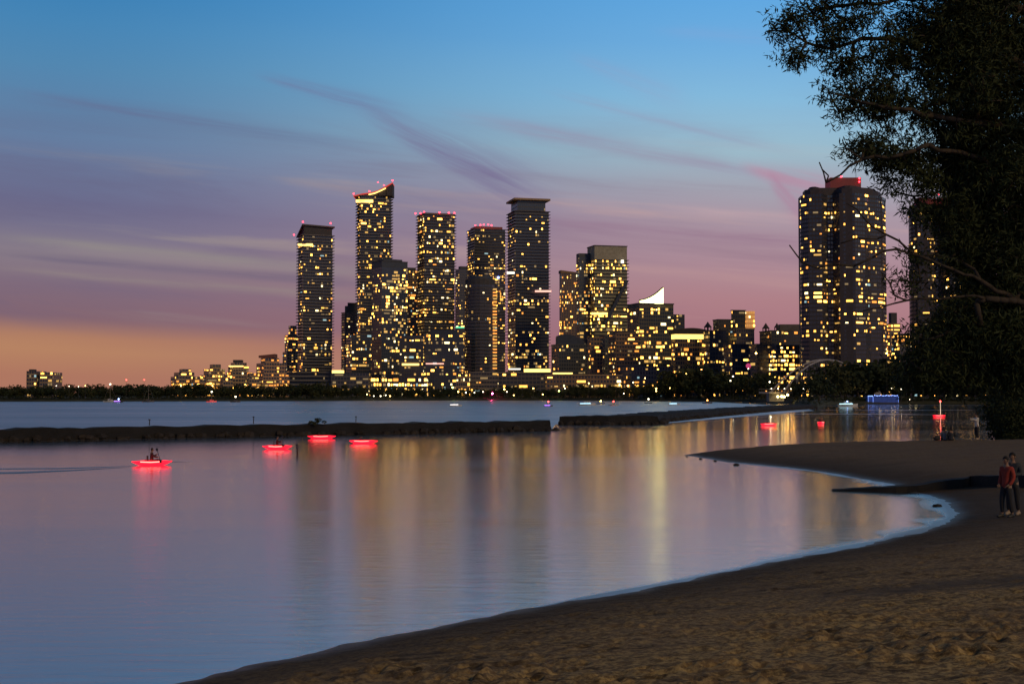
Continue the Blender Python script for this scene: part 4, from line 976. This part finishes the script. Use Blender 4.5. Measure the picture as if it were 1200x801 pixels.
b = MB(); b.ball((0, 0, .17), .24, mat('dark_bag', (.03,.028,.03), .8), 10, .7, 6); b.tube([(-.12, 0, .3), (-.06, 0, .42), (.06, 0, .42), (.12, 0, .3)], .015, dark_j); o = b.build('bag', smooth=True); o.location = gs; tag(o, 'dark bag lying on the sand left of the sitting pair', 'bag')

# ------------------------------------------------------------------ glowing kayaks
kred = mat('glowing_red_hull', (.5,.02,.04), .4, emit=(1, .006, .02), es=2.8, var=.15); kstrip = mat('hot_light_strip', (.8,.3,.2), emit=(1,.16,.12), es=6); kdark = mat('dark_seat', (.03,.02,.025), .6)
def kayak(label, px, py, Lk, rz, strong=1.0):
    Lk *= .86
    p = PZ(px, py); o = thing('kayak', label, 'kayak', (p.x, p.y, 0), rz, 'kayaks with red lights in the bay')
    n = 16; b = MB(); rings = []
    for k in range(n + 1):
        u = k / n * 2 - 1; w = .40 * max(0.03, (1 - abs(u) ** 2.3)) ** .7; sh = .10 * abs(u) ** 3
        rings.append([(Lk / 2 * u, w * math.sin(a) * 1.0, .16 + sh + .17 * math.cos(a) * (1 if math.cos(a) > 0 else 1.25) * max(.15, (1 - abs(u) ** 3))) for a in [2 * PI * q / 12 for q in range(12)]])
    for r0, r1 in zip(rings, rings[1:]):
        for q in range(12): b.face([r0[q], r0[(q + 1) % 12], r1[(q + 1) % 12], r1[q]], kred)
    b.face(rings[0], kred); b.face(rings[-1][::-1], kred); b.build('hull', o, True)
    for s in (-1, 1):
        b = MB(); b.tube([(Lk * .26 * u + s * .1, s * (.405 * max(.03, (1 - abs(u * .52) ** 2.3)) ** .7), .22 + .03 * abs(u)) for u in [-1 + q * .2 for q in range(11)]], .028, kstrip, 6); b.build('light_strip', o, True)
    b = MB(); b.tube([(.45 * math.cos(a), .25 * math.sin(a), .345) for a in [2 * PI * q / 16 for q in range(17)]], .022, kdark, 6); b.build('cockpit_rim', o, True)
    b = MB(); b.box(-.32, -.24, -.2, .2, .3, .62, kdark); b.build('seat_back', o)
    return o, p
KY = [('nearest red-lit kayak, farthest left in the bay, with a paddler', 178, 545, 2.9, .35, 1), ('red-lit kayak leftmost of the three off the breakwater', 325, 526, 2.8, .2, 1),
      ('red-lit kayak in the middle of three, closest to the breakwater', 377, 513.6, 3.3, .1, 0), ('red-lit kayak rightmost of the three off the breakwater', 426, 519.5, 3.1, -.15, 0),
      ('red-lit kayak with a short white light pole off the sand spit', 901, 498.5, 2.9, .15, 0), ('small red-lit kayak seen nearly end on beyond the spit', 962, 496.3, 2.9, 1.1, 1),
      ('red-lit kayak far right with tall lit mast near the white-shirted person', 1100.5, 488, 3.1, .1, 0)]
vest = mat('dark_red_vest', (.08,.02,.025), .8)
for i, (lb_, a, c, L_, rz, pdl) in enumerate(KY):
    o, p = kayak(lb_, a, c, L_, rz)
    if pdl:
        who = {0: 'paddler in dark clothes sitting in the nearest red-lit kayak', 1: 'paddler in the kayak leftmost of the three off the breakwater', 5: 'paddler in the small end-on kayak beyond the spit'}[i]
        person(who, (p.x, p.y, .16), rz + PI / 2, vest, dk_t, arms='paddle', seated='kayak', h=1.7)
        b = MB(); b.tube([(0, -1.05, -.28), (0, 1.05, .28)], .018, kdark, 6)
        for s in (-1, 1):
            q0 = Vector((0, s * 1.0, s * .27)); q1 = Vector((0, s * 1.38, s * .37)); b.tube([q0, q0.lerp(q1, .4), q0.lerp(q1, .85), q1], [.03, .085, .08, .03], kdark, 6)
        d = b.build('paddle', smooth=True); d.location = (p.x + .42 * math.cos(rz), p.y + .42 * math.sin(rz), .62); d.rotation_euler = (0, 0, rz); tag(d, 'double-bladed paddle held by the ' + who.split(' sitting')[0].replace('paddler', 'paddler', 1), 'paddle')
    if i == 4 or i == 6:
        hh = 1.25 if i == 4 else (488 - 470) / F * p.y
        b = MB(); b.tube([(.3, 0, .3), (.3, 0, hh)], .035, mat('lit_pole', (.6,.5,.4), emit=(1,.75,.5), es=1.4)); b.build('light_pole', o)
        b = MB(); b.ball((.3, 0, hh), .16 if i == 6 else .08, LM['r'] if i == 6 else lampw); b.build('pole_lamp', o, True)

# long ruffled wakes on the calm water
wkm = water_mat('ruffled_wake', 0.45, 1.0, 3.0, 0.5, (0.008, 0.016, 0.03), 0.15)
for k_, pts_ in enumerate([[(157, 545.5, .2), (120, 547, .9), (70, 548.5, 1.3), (0, 549, 1.0), (-120, 550, .1)], [(150, 547, .1), (90, 550.5, 1.1), (20, 553.5, 2.0), (-60, 554.5, 1.2), (-140, 556, .1)],
             [(640, 485.4, .1), (800, 485.0, .35), (960, 484.6, .4), (1040, 485.0, .35), (1100, 485.6, .1)], [(960, 480.2, .1), (1040, 480.4, .3), (1140, 480.3, .1)], [(930, 475.8, .1), (1040, 474.8, .25), (1150, 474.6, .1)], [(180, 541.5, .1), (200, 540.6, .4), (225, 541, .1)]]):
    up_ = [PZ(a, c - w / 2, .006)[:2] for a, c, w in pts_]; dn_ = [PZ(a, c + w / 2, .006)[:2] for a, c, w in pts_]
    sheet('boat_wake', list(dn_) + list(reversed(up_)), wkm, .005 + .003 * k_)
# marker pole in the water
p = PZ(348, 532); o = thing('marker_pole', 'thin dark red marker pole standing in water between the left kayaks', 'pole', p)
b = MB(); b.tube([(0, 0, -.8), (.04, 0, .2), (-.02, 0, .75)], [.06, .055, .05], mat('dark_red_paint', (.10,.02,.02), .6), 8); b.build('pole', o, True)
for z in (.2, .45, .68):
    b = MB(); b.tube([(0, 0, z), (.01, 0, z + .08)], .10, conc_d, 8); b.build('collar', o, True)

# ------------------------------------------------------------------ boats on the lake
hullw = mat('white_hull', (.55,.55,.56), .5)
def boat(label, px, py, L_, hull=hullw, light=None, lc='w', mast=0.0, cabin=True, rz=0.0, name='motor_boat', strip=None):
    p = PZ(px, py); o = thing(name, label, 'boat', (p.x, p.y, 0), rz)
    b = MB(); n = 10; rings = []
    for k in range(n + 1):
        u = k / n; w = L_ * .17 * (1 - max(0, (u - .45) / .55) ** 2) + .03; sh = L_ * .09 + L_ * .05 * u * u
        rings.append([(L_ * (u - .5), -w, sh), (L_ * (u - .5) * .95, -w * .7, -.2), (L_ * (u - .5) * .95, w * .7, -.2), (L_ * (u - .5), w, sh)])
    for r0, r1 in zip(rings, rings[1:]):
        for q in range(4): b.face([r0[q], r0[(q + 1) % 4], r1[(q + 1) % 4], r1[q]], hull)
    b.face(rings[0], hull); b.face(rings[-1][::-1], hull); b.build('hull', o)
    if cabin:
        h0 = L_ * .1; b = MB(); w = L_ * .1; b.prism([(-L_ * .15, -w), (L_ * .18, -w * .8), (L_ * .18, w * .8), (-L_ * .15, w)], h0, [h0 + L_ * .14, h0 + L_ * .10, h0 + L_ * .10, h0 + L_ * .14], hull, hull); b.build('cabin', o)
        b = MB(); b.box(-L_ * .10, L_ * .12, -w * 1.02, -w * .99, h0 + L_ * .05, h0 + L_ * .09, glass_dark); b.build('cabin_window', o)
    if mast:
        b = MB(); b.tube([(0, 0, L_ * .1), (0, 0, mast)], [.09, .05], steel); b.build('mast', o); b = MB(); b.tube([(0, 0, L_ * .24), (-L_ * .4, 0, L_ * .22)], .07, steel); b.build('boom', o)
        b = MB(); b.tube([(0, 0, mast), (L_ * .48, 0, L_ * .14)], .025, steel, 4); b.tube([(0, 0, mast), (-L_ * .48, 0, L_ * .12)], .025, steel, 4); b.build('rigging', o)
    if light is not None:
        b = MB(); b.ball((0, 0, light), .30 * p.y / 900 * 1.6, LM[lc]); b.build('mast_lamp' if mast else 'deck_lamp', o, True)
    if strip:
        b = MB(); b.tube([(-L_ * .42, -L_ * .2, L_ * .12), (L_ * .2, -L_ * .2, L_ * .13)], .16 * p.y / 900 * 1.5, strip); b.build('light_strip', o)
    return o
LM['c'] = mat('lamp_cyan', (.4,.7,.8), emit=(.45,.85,1), es=9)
s_c = mat('cyan_strip', (.4,.6,.7), emit=(.5,.85,1), es=2.2); s_v = mat('violet_strip', (.4,.2,.7), emit=(.45,.2,1), es=2.4); s_w = mat('pale_strip', (.7,.7,.7), emit=(1,.95,.9), es=1.8)
boat('white moored sailboat with bare mast on the left side of the lake', 129, 470.9, 8, mast=10.5, light=10.6, name='sailboat', rz=.1)
boat('small boat with violet lights beside the white moored sailboat', 139, 471.3, 5.5, hull=navy, strip=s_v, light=1.9, lc='b')
boat('dim sailboat with bare mast right of the violet-lit boat', 174, 470.8, 7, hull=conc_m, mast=10, name='sailboat')
boat('sailboat with white masthead lamp and red glow left of slanted tower', 248, 471, 6, hull=mat('red_lit_hull', (.4,.1,.1), emit=(1,.1,.1), es=.5), mast=6, light=6.1, name='sailboat')
boat('small dark boat with one white lamp below the terraced blocks', 276, 471, 6, hull=conc_m, light=3.2)
boat('small white motor boat below the red-edged tower', 534, 475.8, 5, strip=s_w)
boat('small boat with red and violet lights below the plate-roofed tower', 642.5, 476, 3.4, strip=s_v, light=1.8, lc='r', hull=navy)
boat('long pale cyan-lit boat on the lake below the olive glass tower', 688, 475, 7, strip=s_c)
boat('small boat with amber lamp between two pale boats', 704, 473.2, 4, hull=conc_m, light=1.4, lc='y', cabin=False)
boat('little white boat with pink lamp right of the cyan-lit boat', 719, 475, 4.5, light=1.7, lc='r')
boat('tiny boat with bright lamp below the white sail tower', 760, 472.5, 4, hull=conc_m, light=2.2, cabin=False)
boat('small cyan-lit boat below the glowing-storey block', 790, 474.3, 5, strip=s_c)
boat('small boat with orange lamp near the bank left of the bridge', 829, 472.4, 5, hull=conc_m, light=1.6, lc='o')
boat('white-lit boat moored right of the bridge near the blue pavilion', 993, 476, 8, strip=s_c, light=1.8, lc='b')
# blue lit pavilion
p = P(1034, 471, 650); bl = mat('blue_string_light', (.1,.2,.6), emit=(.25,.40,1), es=5); blc = mat('blue_lit_canvas', (.05,.1,.35), .8, emit=(.03,.10,.6), es=.09)
o = thing('pavilion', 'low waterside pavilion outlined in blue string lights', 'pavilion', (p.x, p.y, 0))
b = MB(); b.box(-6.5, 7.2, 0, 6, .7, 3.6, blc); b.build('wall', o)
b = MB(); b.prism([(-7, -.5), (7.7, -.5), (7.7, 6.5), (-7, 6.5)], 3.62, [4.0, 4.3, 4.3, 4.0], conc_d); b.build('roof', o)
b = MB(); b.box(-7.4, 8, -1.5, 7, 0, .68, conc_d); b.build('base', o)
for x in (-6.8, -4.5, 7.5):
    b = MB(); b.tube([(x, -.45, .68), (x, -.45, 3.62)], .10, mat('dim_blue_post', (.1,.15,.5), emit=(.2,.35,1), es=1.2)); b.build('post', o)
b = MB(); b.ball((0, 0, 0), .17, bl, 6, 1, 4); bme = b.mesh('string_light', True)
for k in range(16): link('string_light', bme, o, loc=(-3.8 + k * .72, -.6, 4.0 - .22 * abs(math.sin(k * .8)) + .1))
for k in range(5): link('string_light', bme, o, loc=(-6.8 + k * .5, -.6, 3.75))

# ------------------------------------------------------------------ groyne and shoreline rocks
o = thing('groyne', 'low dark groyne running from the sand into the water', 'groyne', (0, 0, 0)); tip = PZ(975, 574, .02); g1 = PZ(1075, 567.5, .34); g2_ = PZ(1143, 557.5, .76); g3 = PZ(1235, 556.5, 1.05); o.location = (g2_.x, g2_.y, 0)
gm = mat('black_wet_timber', (.012, .010, .009), .85, var=.5, scale=1.2, bump=.5, dist=.05); b = MB(); path = [tip, g1, g2_, g3]; rings = []
for i, p in enumerate(path):
    for k in range(8 if i < 3 else 1):
        q = p.lerp(path[min(i + 1, 3)], k / 8); d = (path[min(i + 1, 3)] - path[max(0, min(i, 2))]); d.z = 0; d.normalize(); n_ = Vector((-d.y, d.x, 0)); w = .35 + random.uniform(-.05, .08); zz = q.z + random.uniform(-.03, .03); q = q - Vector((g2_.x, g2_.y, 0))
        rings.append([(q.x - n_.x * w * 1.3, q.y - n_.y * w * 1.3, -.9), (q.x - n_.x * w, q.y - n_.y * w, zz), (q.x + n_.x * w, q.y + n_.y * w, zz + .02), (q.x + n_.x * w * 1.3, q.y + n_.y * w * 1.3, -.9)])
for r0, r1 in zip(rings, rings[1:]):
    for k in range(3): b.face([r0[k], r1[k], r1[k + 1], r0[k + 1]], gm)
b.face(rings[0], gm); b.face(rings[-1][::-1], gm); b.build('wall', o)
wet = mat('wet_slab', (.16,.18,.20), .12, var=.15, scale=.8, spec=.8); b = MB(); dd = (g3 - g2_); dd.z = 0; dd.normalize(); nn = Vector((-dd.y, dd.x, 0))
cc = [g2_ + nn * .45, g3 + nn * .45 + dd * 6, g3 + nn * 4.6 + dd * 6, g2_ + nn * 3.4 + dd * 2.0]; b.prism([(v.x - g2_.x, v.y - g2_.y) for v in cc], -.3, .80, gm, wet); b.build('slab', o)
for x0, y0, r in ((1098.5, 593.5, .15), (863, 545.0, .15), (821, 537.8, .09), (805, 535, .07), (694, 717, .10), (838, 540.4, .09)):
    p = PZ(x0, y0); b = MB(); b.ball((0, 0, 0), r, rkm, 7, .6, 5); b.v = [(v[0] * 1.5 + random.uniform(-.2, .2) * r, v[1] + random.uniform(-.2, .2) * r, v[2] + random.uniform(-.1, .1) * r) for v in b.v]
    q = b.build('rock'); q.location = (p.x, p.y, .03); tag(q, {1098.5: 'dark rock at the waterline below the groyne', 863: 'largest dark rock on the spit near shore', 821: 'small rock right of the spit tip', 805: 'tiny rock at the very tip of the spit', 694: 'little stone on the near waterline', 838: 'rock between the spit tip and the largest spit rock'}[x0], 'rock')

# ------------------------------------------------------------------ the big willow and the bushes on the right
wleaf = mat('willow_leaf', (0.034, 0.046, 0.018), .7, var=.35, scale=.25, spec=.2)
def leaves(cl, per, ln, wd, seed, spread=.3, droop=.45):
    rr = np.random.default_rng(seed); n = len(cl) * per; c = np.repeat(cl, per, 0) + rr.normal(0, spread, (n, 3)) * np.array([1, 1, .8])
    cd = np.repeat(rr.normal(size=(len(cl), 3)), per, 0); d = cd * .6 + rr.normal(size=(n, 3)) * .7; d[:, 2] -= droop; d /= np.linalg.norm(d, axis=1)[:, None]
    s = np.cross(d, rr.normal(size=(n, 3))); s /= np.linalg.norm(s, axis=1)[:, None]; L_ = rr.uniform(ln * .6, ln * 1.2, n)[:, None]; w = rr.uniform(wd * .7, wd * 1.2, n)[:, None]
    return np.stack([c, c + d * L_ * .45 + s * w, c + d * L_, c + d * L_ * .45 - s * w], 1)
def make_tree(name, label, base_, limbs, blobs, nclus, per, ln, wd, seed, leafmat, rtrunk, group=None, spread=.3, tuft=6, tsp=.33):
    rr = np.random.default_rng(seed); o = thing(name, label, 'tree', base_, group=group); bv = np.array(base_)
    nodes = []; parent = []; trunk_n = 0
    def addpath(pts, start):
        prev = start
        for a, c in zip(pts, pts[1:]):
            a, c = np.array(a), np.array(c); L_ = np.linalg.norm(c - a); n = max(1, int(L_ / .45))
            for k in range(1, n + 1):
                q = a + (c - a) * k / n + rr.normal(0, .05, 3) * (k < n); nodes.append(q); parent.append(prev); prev = len(nodes) - 1
        return prev
    nodes.append(bv); parent.append(-1); addpath([bv] + limbs[0], 0); trunk_n = len(nodes)
    for lb_ in limbs[1:]:
        A_ = np.array(nodes); i = int(np.argmin(np.linalg.norm(A_ - np.array(lb_[0]), axis=1))); addpath([A_[i]] + lb_[1:] if np.linalg.norm(A_[i] - lb_[0]) < 1.5 else [A_[i]] + lb_, i)
    wts = np.array([bb[2] for bb in blobs], float); wts /= wts.sum(); pick = rr.choice(len(blobs), nclus, p=wts); d = rr.normal(size=(nclus, 3)); d /= np.linalg.norm(d, axis=1)[:, None]
    full = nclus; nclus = max(300, nclus // tuft); pick = pick[:nclus]; d = d[:nclus]
    rads = rr.uniform(0, 1, nclus) ** (1 / 2.4); cl = np.array([blobs[k][0] for k in pick]) + d * rads[:, None] * np.array([blobs[k][1] for k in pick])
    # twigs: hook a subset of the clusters on the growing skeleton
    sub = cl[:min(nclus, 2600)]; A0 = np.array(nodes); dist = np.array([np.min(np.linalg.norm(A0 - c, axis=1)) for c in sub]); order = np.argsort(dist)
    buf = np.zeros((len(nodes) + len(sub) * 14, 3)); cnt = len(nodes); buf[:cnt] = A0
    for k in order:
        c = sub[k]; dd = np.linalg.norm(buf[:cnt] - c, axis=1); i = int(np.argmin(dd)); L_ = dd[i]
        if L_ < .25: continue
        n = min(12, max(1, int(L_ / .5))); prev = i; a = buf[i].copy(); bend = rr.normal(0, .12 * L_, 3); bend[2] += .10 * L_
        for q in range(1, n + 1):
            u = q / n; buf[cnt] = a + (c - a) * u + bend * math.sin(PI * u); parent.append(prev); prev = cnt; cnt += 1
    nd = buf[:cnt]; load = np.ones(cnt)
    for i in range(cnt - 1, 0, -1): load[parent[i]] += load[i]
    rad = .017 + rtrunk * (load / load[0]) ** .52
    b1, b2 = MB(), MB()
    for i in range(1, cnt):
        a, c = nd[parent[i]] - bv, nd[i] - bv; (b1 if i < trunk_n else b2).tube([a, c], [min(rad[parent[i]], rad[i] * 1.5), rad[i]], bark, 7 if rad[i] > .08 else 4)
    b1.build('trunk', o, True); b2.build('branches', o, True)
    cl = np.repeat(cl, tuft, 0); cl = cl + rr.normal(0, tsp, cl.shape) * np.array([1, 1, .75])
    link('crown', quads_mesh('crown', leaves(cl, per, ln, wd, seed + 1, spread) - bv, leafmat), o); return o
DT = 58
def tp(px, py, d=0): v = P(px, py, DT + d); return list(v)
def eb(px, py, rx, ry, wgt, d=0, rd=None): s = (DT + d) / F; return (tp(px, py, d), (rx * s, (rd or (rx + ry) / 2) * s, ry * s), wgt)
tb = (WX(1262, DT), DT, 1.7)
limbs = [[tp(1258, 430), tp(1248, 330), tp(1236, 220, 1), tp(1222, 110), tp(1215, 0), tp(1210, -90)],
  [tp(1252, 400), tp(1190, 350, -1), tp(1130, 322, -2), tp(1091, 305, -2), tp(1063, 291, -2), tp(1039, 275, -2), tp(1021, 265, -2), tp(1004, 245, -2), tp(992, 238, -2)],
  [tp(1070, 296, -2), tp(1050, 292, -2), tp(1035, 294, -2), tp(1022, 302, -2), tp(1000, 312, -2), tp(975, 309, -2), tp(958, 314, -2), tp(941, 308, -2), tp(933, 298, -2), tp(925, 287, -2)],
  [tp(1245, 372), tp(1180, 352, -1.5), tp(1130, 347, -2), tp(1090, 350, -2), tp(1062, 352, -2), tp(1035, 359, -2), tp(1011, 364, -2)],
  [tp(1062, 352, -2), tp(1048, 346, -2), tp(1042, 330, -2), tp(1034, 322, -2)],
  [tp(1039, 275, -2), tp(1028, 280, -2), tp(1005, 279, -2), tp(985, 285, -2)],
  [tp(1232, 190), tp(1185, 150, 0), tp(1120, 140, -1), tp(1055, 128, -1), tp(1010, 120, -1), tp(974, 110, -1)],
  [tp(1222, 110), tp(1180, 60), tp(1120, 39, 0), tp(1068, 49, 0), tp(1010, 45, 0), tp(974, 57, 0), tp(945, 50, 0), tp(922, 36, 0), tp(900, 36, 0)],
  [tp(1236, 220), tp(1160, 190), tp(1088, 169, -1), tp(1042, 185, -1), tp(1010, 187, -1), tp(990, 172, -1)],
  [tp(945, 50, 0), tp(938, 62, 0), tp(934, 78, 0)], [tp(945, 50), tp(935, 30), tp(918, 12)],
  [tp(1010, 187, -1), tp(985, 205, -1), tp(968, 214, -1), tp(965, 202, -1), tp(960, 190, -1)], [tp(968, 214, -1), tp(971, 206, -1), tp(963, 198, -1)],
  [tp(1240, 270), tp(1180, 260, 2), tp(1130, 250, 3), tp(1090, 245, 2), tp(1070, 230, 0)],
  [tp(1215, 20), tp(1150, -10), tp(1070, 0), tp(1000, 5), tp(960, 10)]]
blobs = [eb(918, 38, 20, 22, 1.0), eb(938, 14, 24, 16, 1.0), eb(934, 64, 12, 16, .45), eb(975, 40, 28, 26, 1.5), eb(1000, 12, 50, 25, 2.6), eb(995, 80, 26, 20, 1.5), eb(975, 108, 20, 14, .9), eb(1022, 112, 34, 24, 2.9), eb(1060, 60, 50, 40, 5),
  eb(1062, 128, 42, 26, 3.6), eb(1015, 172, 26, 14, 1.5), eb(1052, 180, 34, 18, 2.2), eb(1075, 205, 26, 24, 1.8), eb(1052, 215, 12, 22, .5), eb(1080, 240, 22, 14, .8), eb(1064, 325, 16, 20, .6), eb(1072, 300, 12, 12, .3), eb(990, 128, 16, 12, .4),
  eb(1128, 20, 70, 60, 18), eb(1135, 100, 55, 70, 19), eb(1180, 60, 80, 90, 30, 3), eb(1130, 185, 45, 55, 15, 2), eb(1175, 200, 60, 90, 30, 1), eb(1120, 260, 26, 40, 5), eb(1172, 310, 55, 80, 30, 1), eb(1115, 300, 20, 26, 1.6), eb(1135, 390, 45, 42, 12, 0),
  eb(1188, 400, 46, 56, 26), eb(1095, 400, 34, 24, 3.2), eb(1095, 428, 38, 20, 3.2), eb(1072, 440, 25, 12, 1.2), eb(1125, 440, 30, 20, 5), eb(1260, 150, 90, 160, 22), eb(1150, -60, 130, 60, 14), eb(1350, 60, 90, 120, 6)]
make_tree('willow_tree', 'huge dark willow overhanging the beach, filling the right edge', tb, limbs, blobs, 17500, 11, .33, .032, 5, wleaf, .55, spread=.17, tuft=6, tsp=.30)
# darker trees and bushes behind it
def simple_tree(name, label, px, py, D, yt, w, n, seed, per=8, ln=.5, wd=.08):
    x0 = WX(px, D); z0 = float(hgt(np.array([x0]), np.array([float(min(D, 112))]), False)[0]); z0 = max(z0, .3); zt = ZT(yt, D); h = zt - z0; s = D / F; bl_ = []
    rr = random.Random(seed)
    for k in range(9):
        u = rr.uniform(.12, .88); bl_.append(([x0 + rr.uniform(-.6, .6) * w * s, D + rr.uniform(-.5, .5) * w * s, z0 + h * u], (w * s * .5, w * s * .5, h * .2), 1))
    limbs_ = [[[x0, D, z0 + h * .3], [x0 + .2, D, z0 + h * .8]]] + [[[x0, D, z0 + h * (.2 + .1 * k)], [x0 + math.cos(k * 2) * w * s * .5, D + math.sin(k * 2) * w * s * .5, z0 + h * (.45 + .1 * k)]] for k in range(4)]
    return make_tree(name, label, (x0, D, z0 - .1), limbs_, bl_, n, per, ln, wd, seed, wleaf, h * .022, spread=.4, tuft=4, tsp=.4)
simple_tree('leafy_tree', 'dark full tree behind the willow at the right edge', 1212, 500, 122, 290, 52, 2600, 31)
simple_tree('leafy_tree', 'dark tree behind the bushes left of the right edge tree', 1196, 500, 116, 370, 30, 2000, 32)
simple_tree('leafy_tree', 'tall dark tree just beyond the right edge behind the willow', 1260, 500, 118, 200, 80, 2600, 33)
simple_tree('bush', 'dark green bush behind the white-shirted person', 1182, 500, 104, 462, 18, 1300, 34, 8, .28, .05)
simple_tree('bush', 'dark green bush at the right frame edge above the sand', 1200, 500, 101, 440, 28, 1500, 35, 8, .28, .05)
simple_tree('bush', 'low dark bush between two larger bushes at the sand edge', 1190, 500, 99, 476, 15, 900, 36, 8, .24, .045)

# ------------------------------------------------------------------ sub-parts sit under the part that carries them
SUB = {'thing': None, 'hanger_cables': ['arch'], 'railing': ['deck'], 'deck_lamp': ['deck', 'cabin', 'hull'], 'flood_lamp': ['abutment'], 'cross_braces': ['arch'], 'cabin_window': ['cabin'], 'mast_lamp': ['mast'], 'boom': ['mast'], 'rigging': ['mast'],
       'warning_light': ['penthouse', 'parapet', 'roof', 'upper_storeys'], 'antenna': ['penthouse'], 'string_light': ['roof'], 'cockpit_rim': ['hull'], 'seat_back': ['hull'], 'collar': ['pole'], 'pole_lamp': ['light_pole'], 'face': ['body'], 'hair': ['body'],
       'light_strip': ['hull', 'podium', 'wall'], 'lit_balcony': ['wall'], 'window': ['wall'], 'windows': ['wall'], 'cornice': ['wall'], 'rooftop_hut': ['roof', 'wall'], 'accent_light': ['wall']}
for r in [o for o in COL.objects if o.parent is None and 'label' in o]:
    kids = list(r.children); by = {}
    for c in kids: by.setdefault(c.name.split('.')[0], c)
    for c in kids:
        for want in SUB.get(c.name.split('.')[0]) or []:
            if want in by and by[want] is not c:
                c.location = c.location - by[want].location; c.parent = by[want]; break
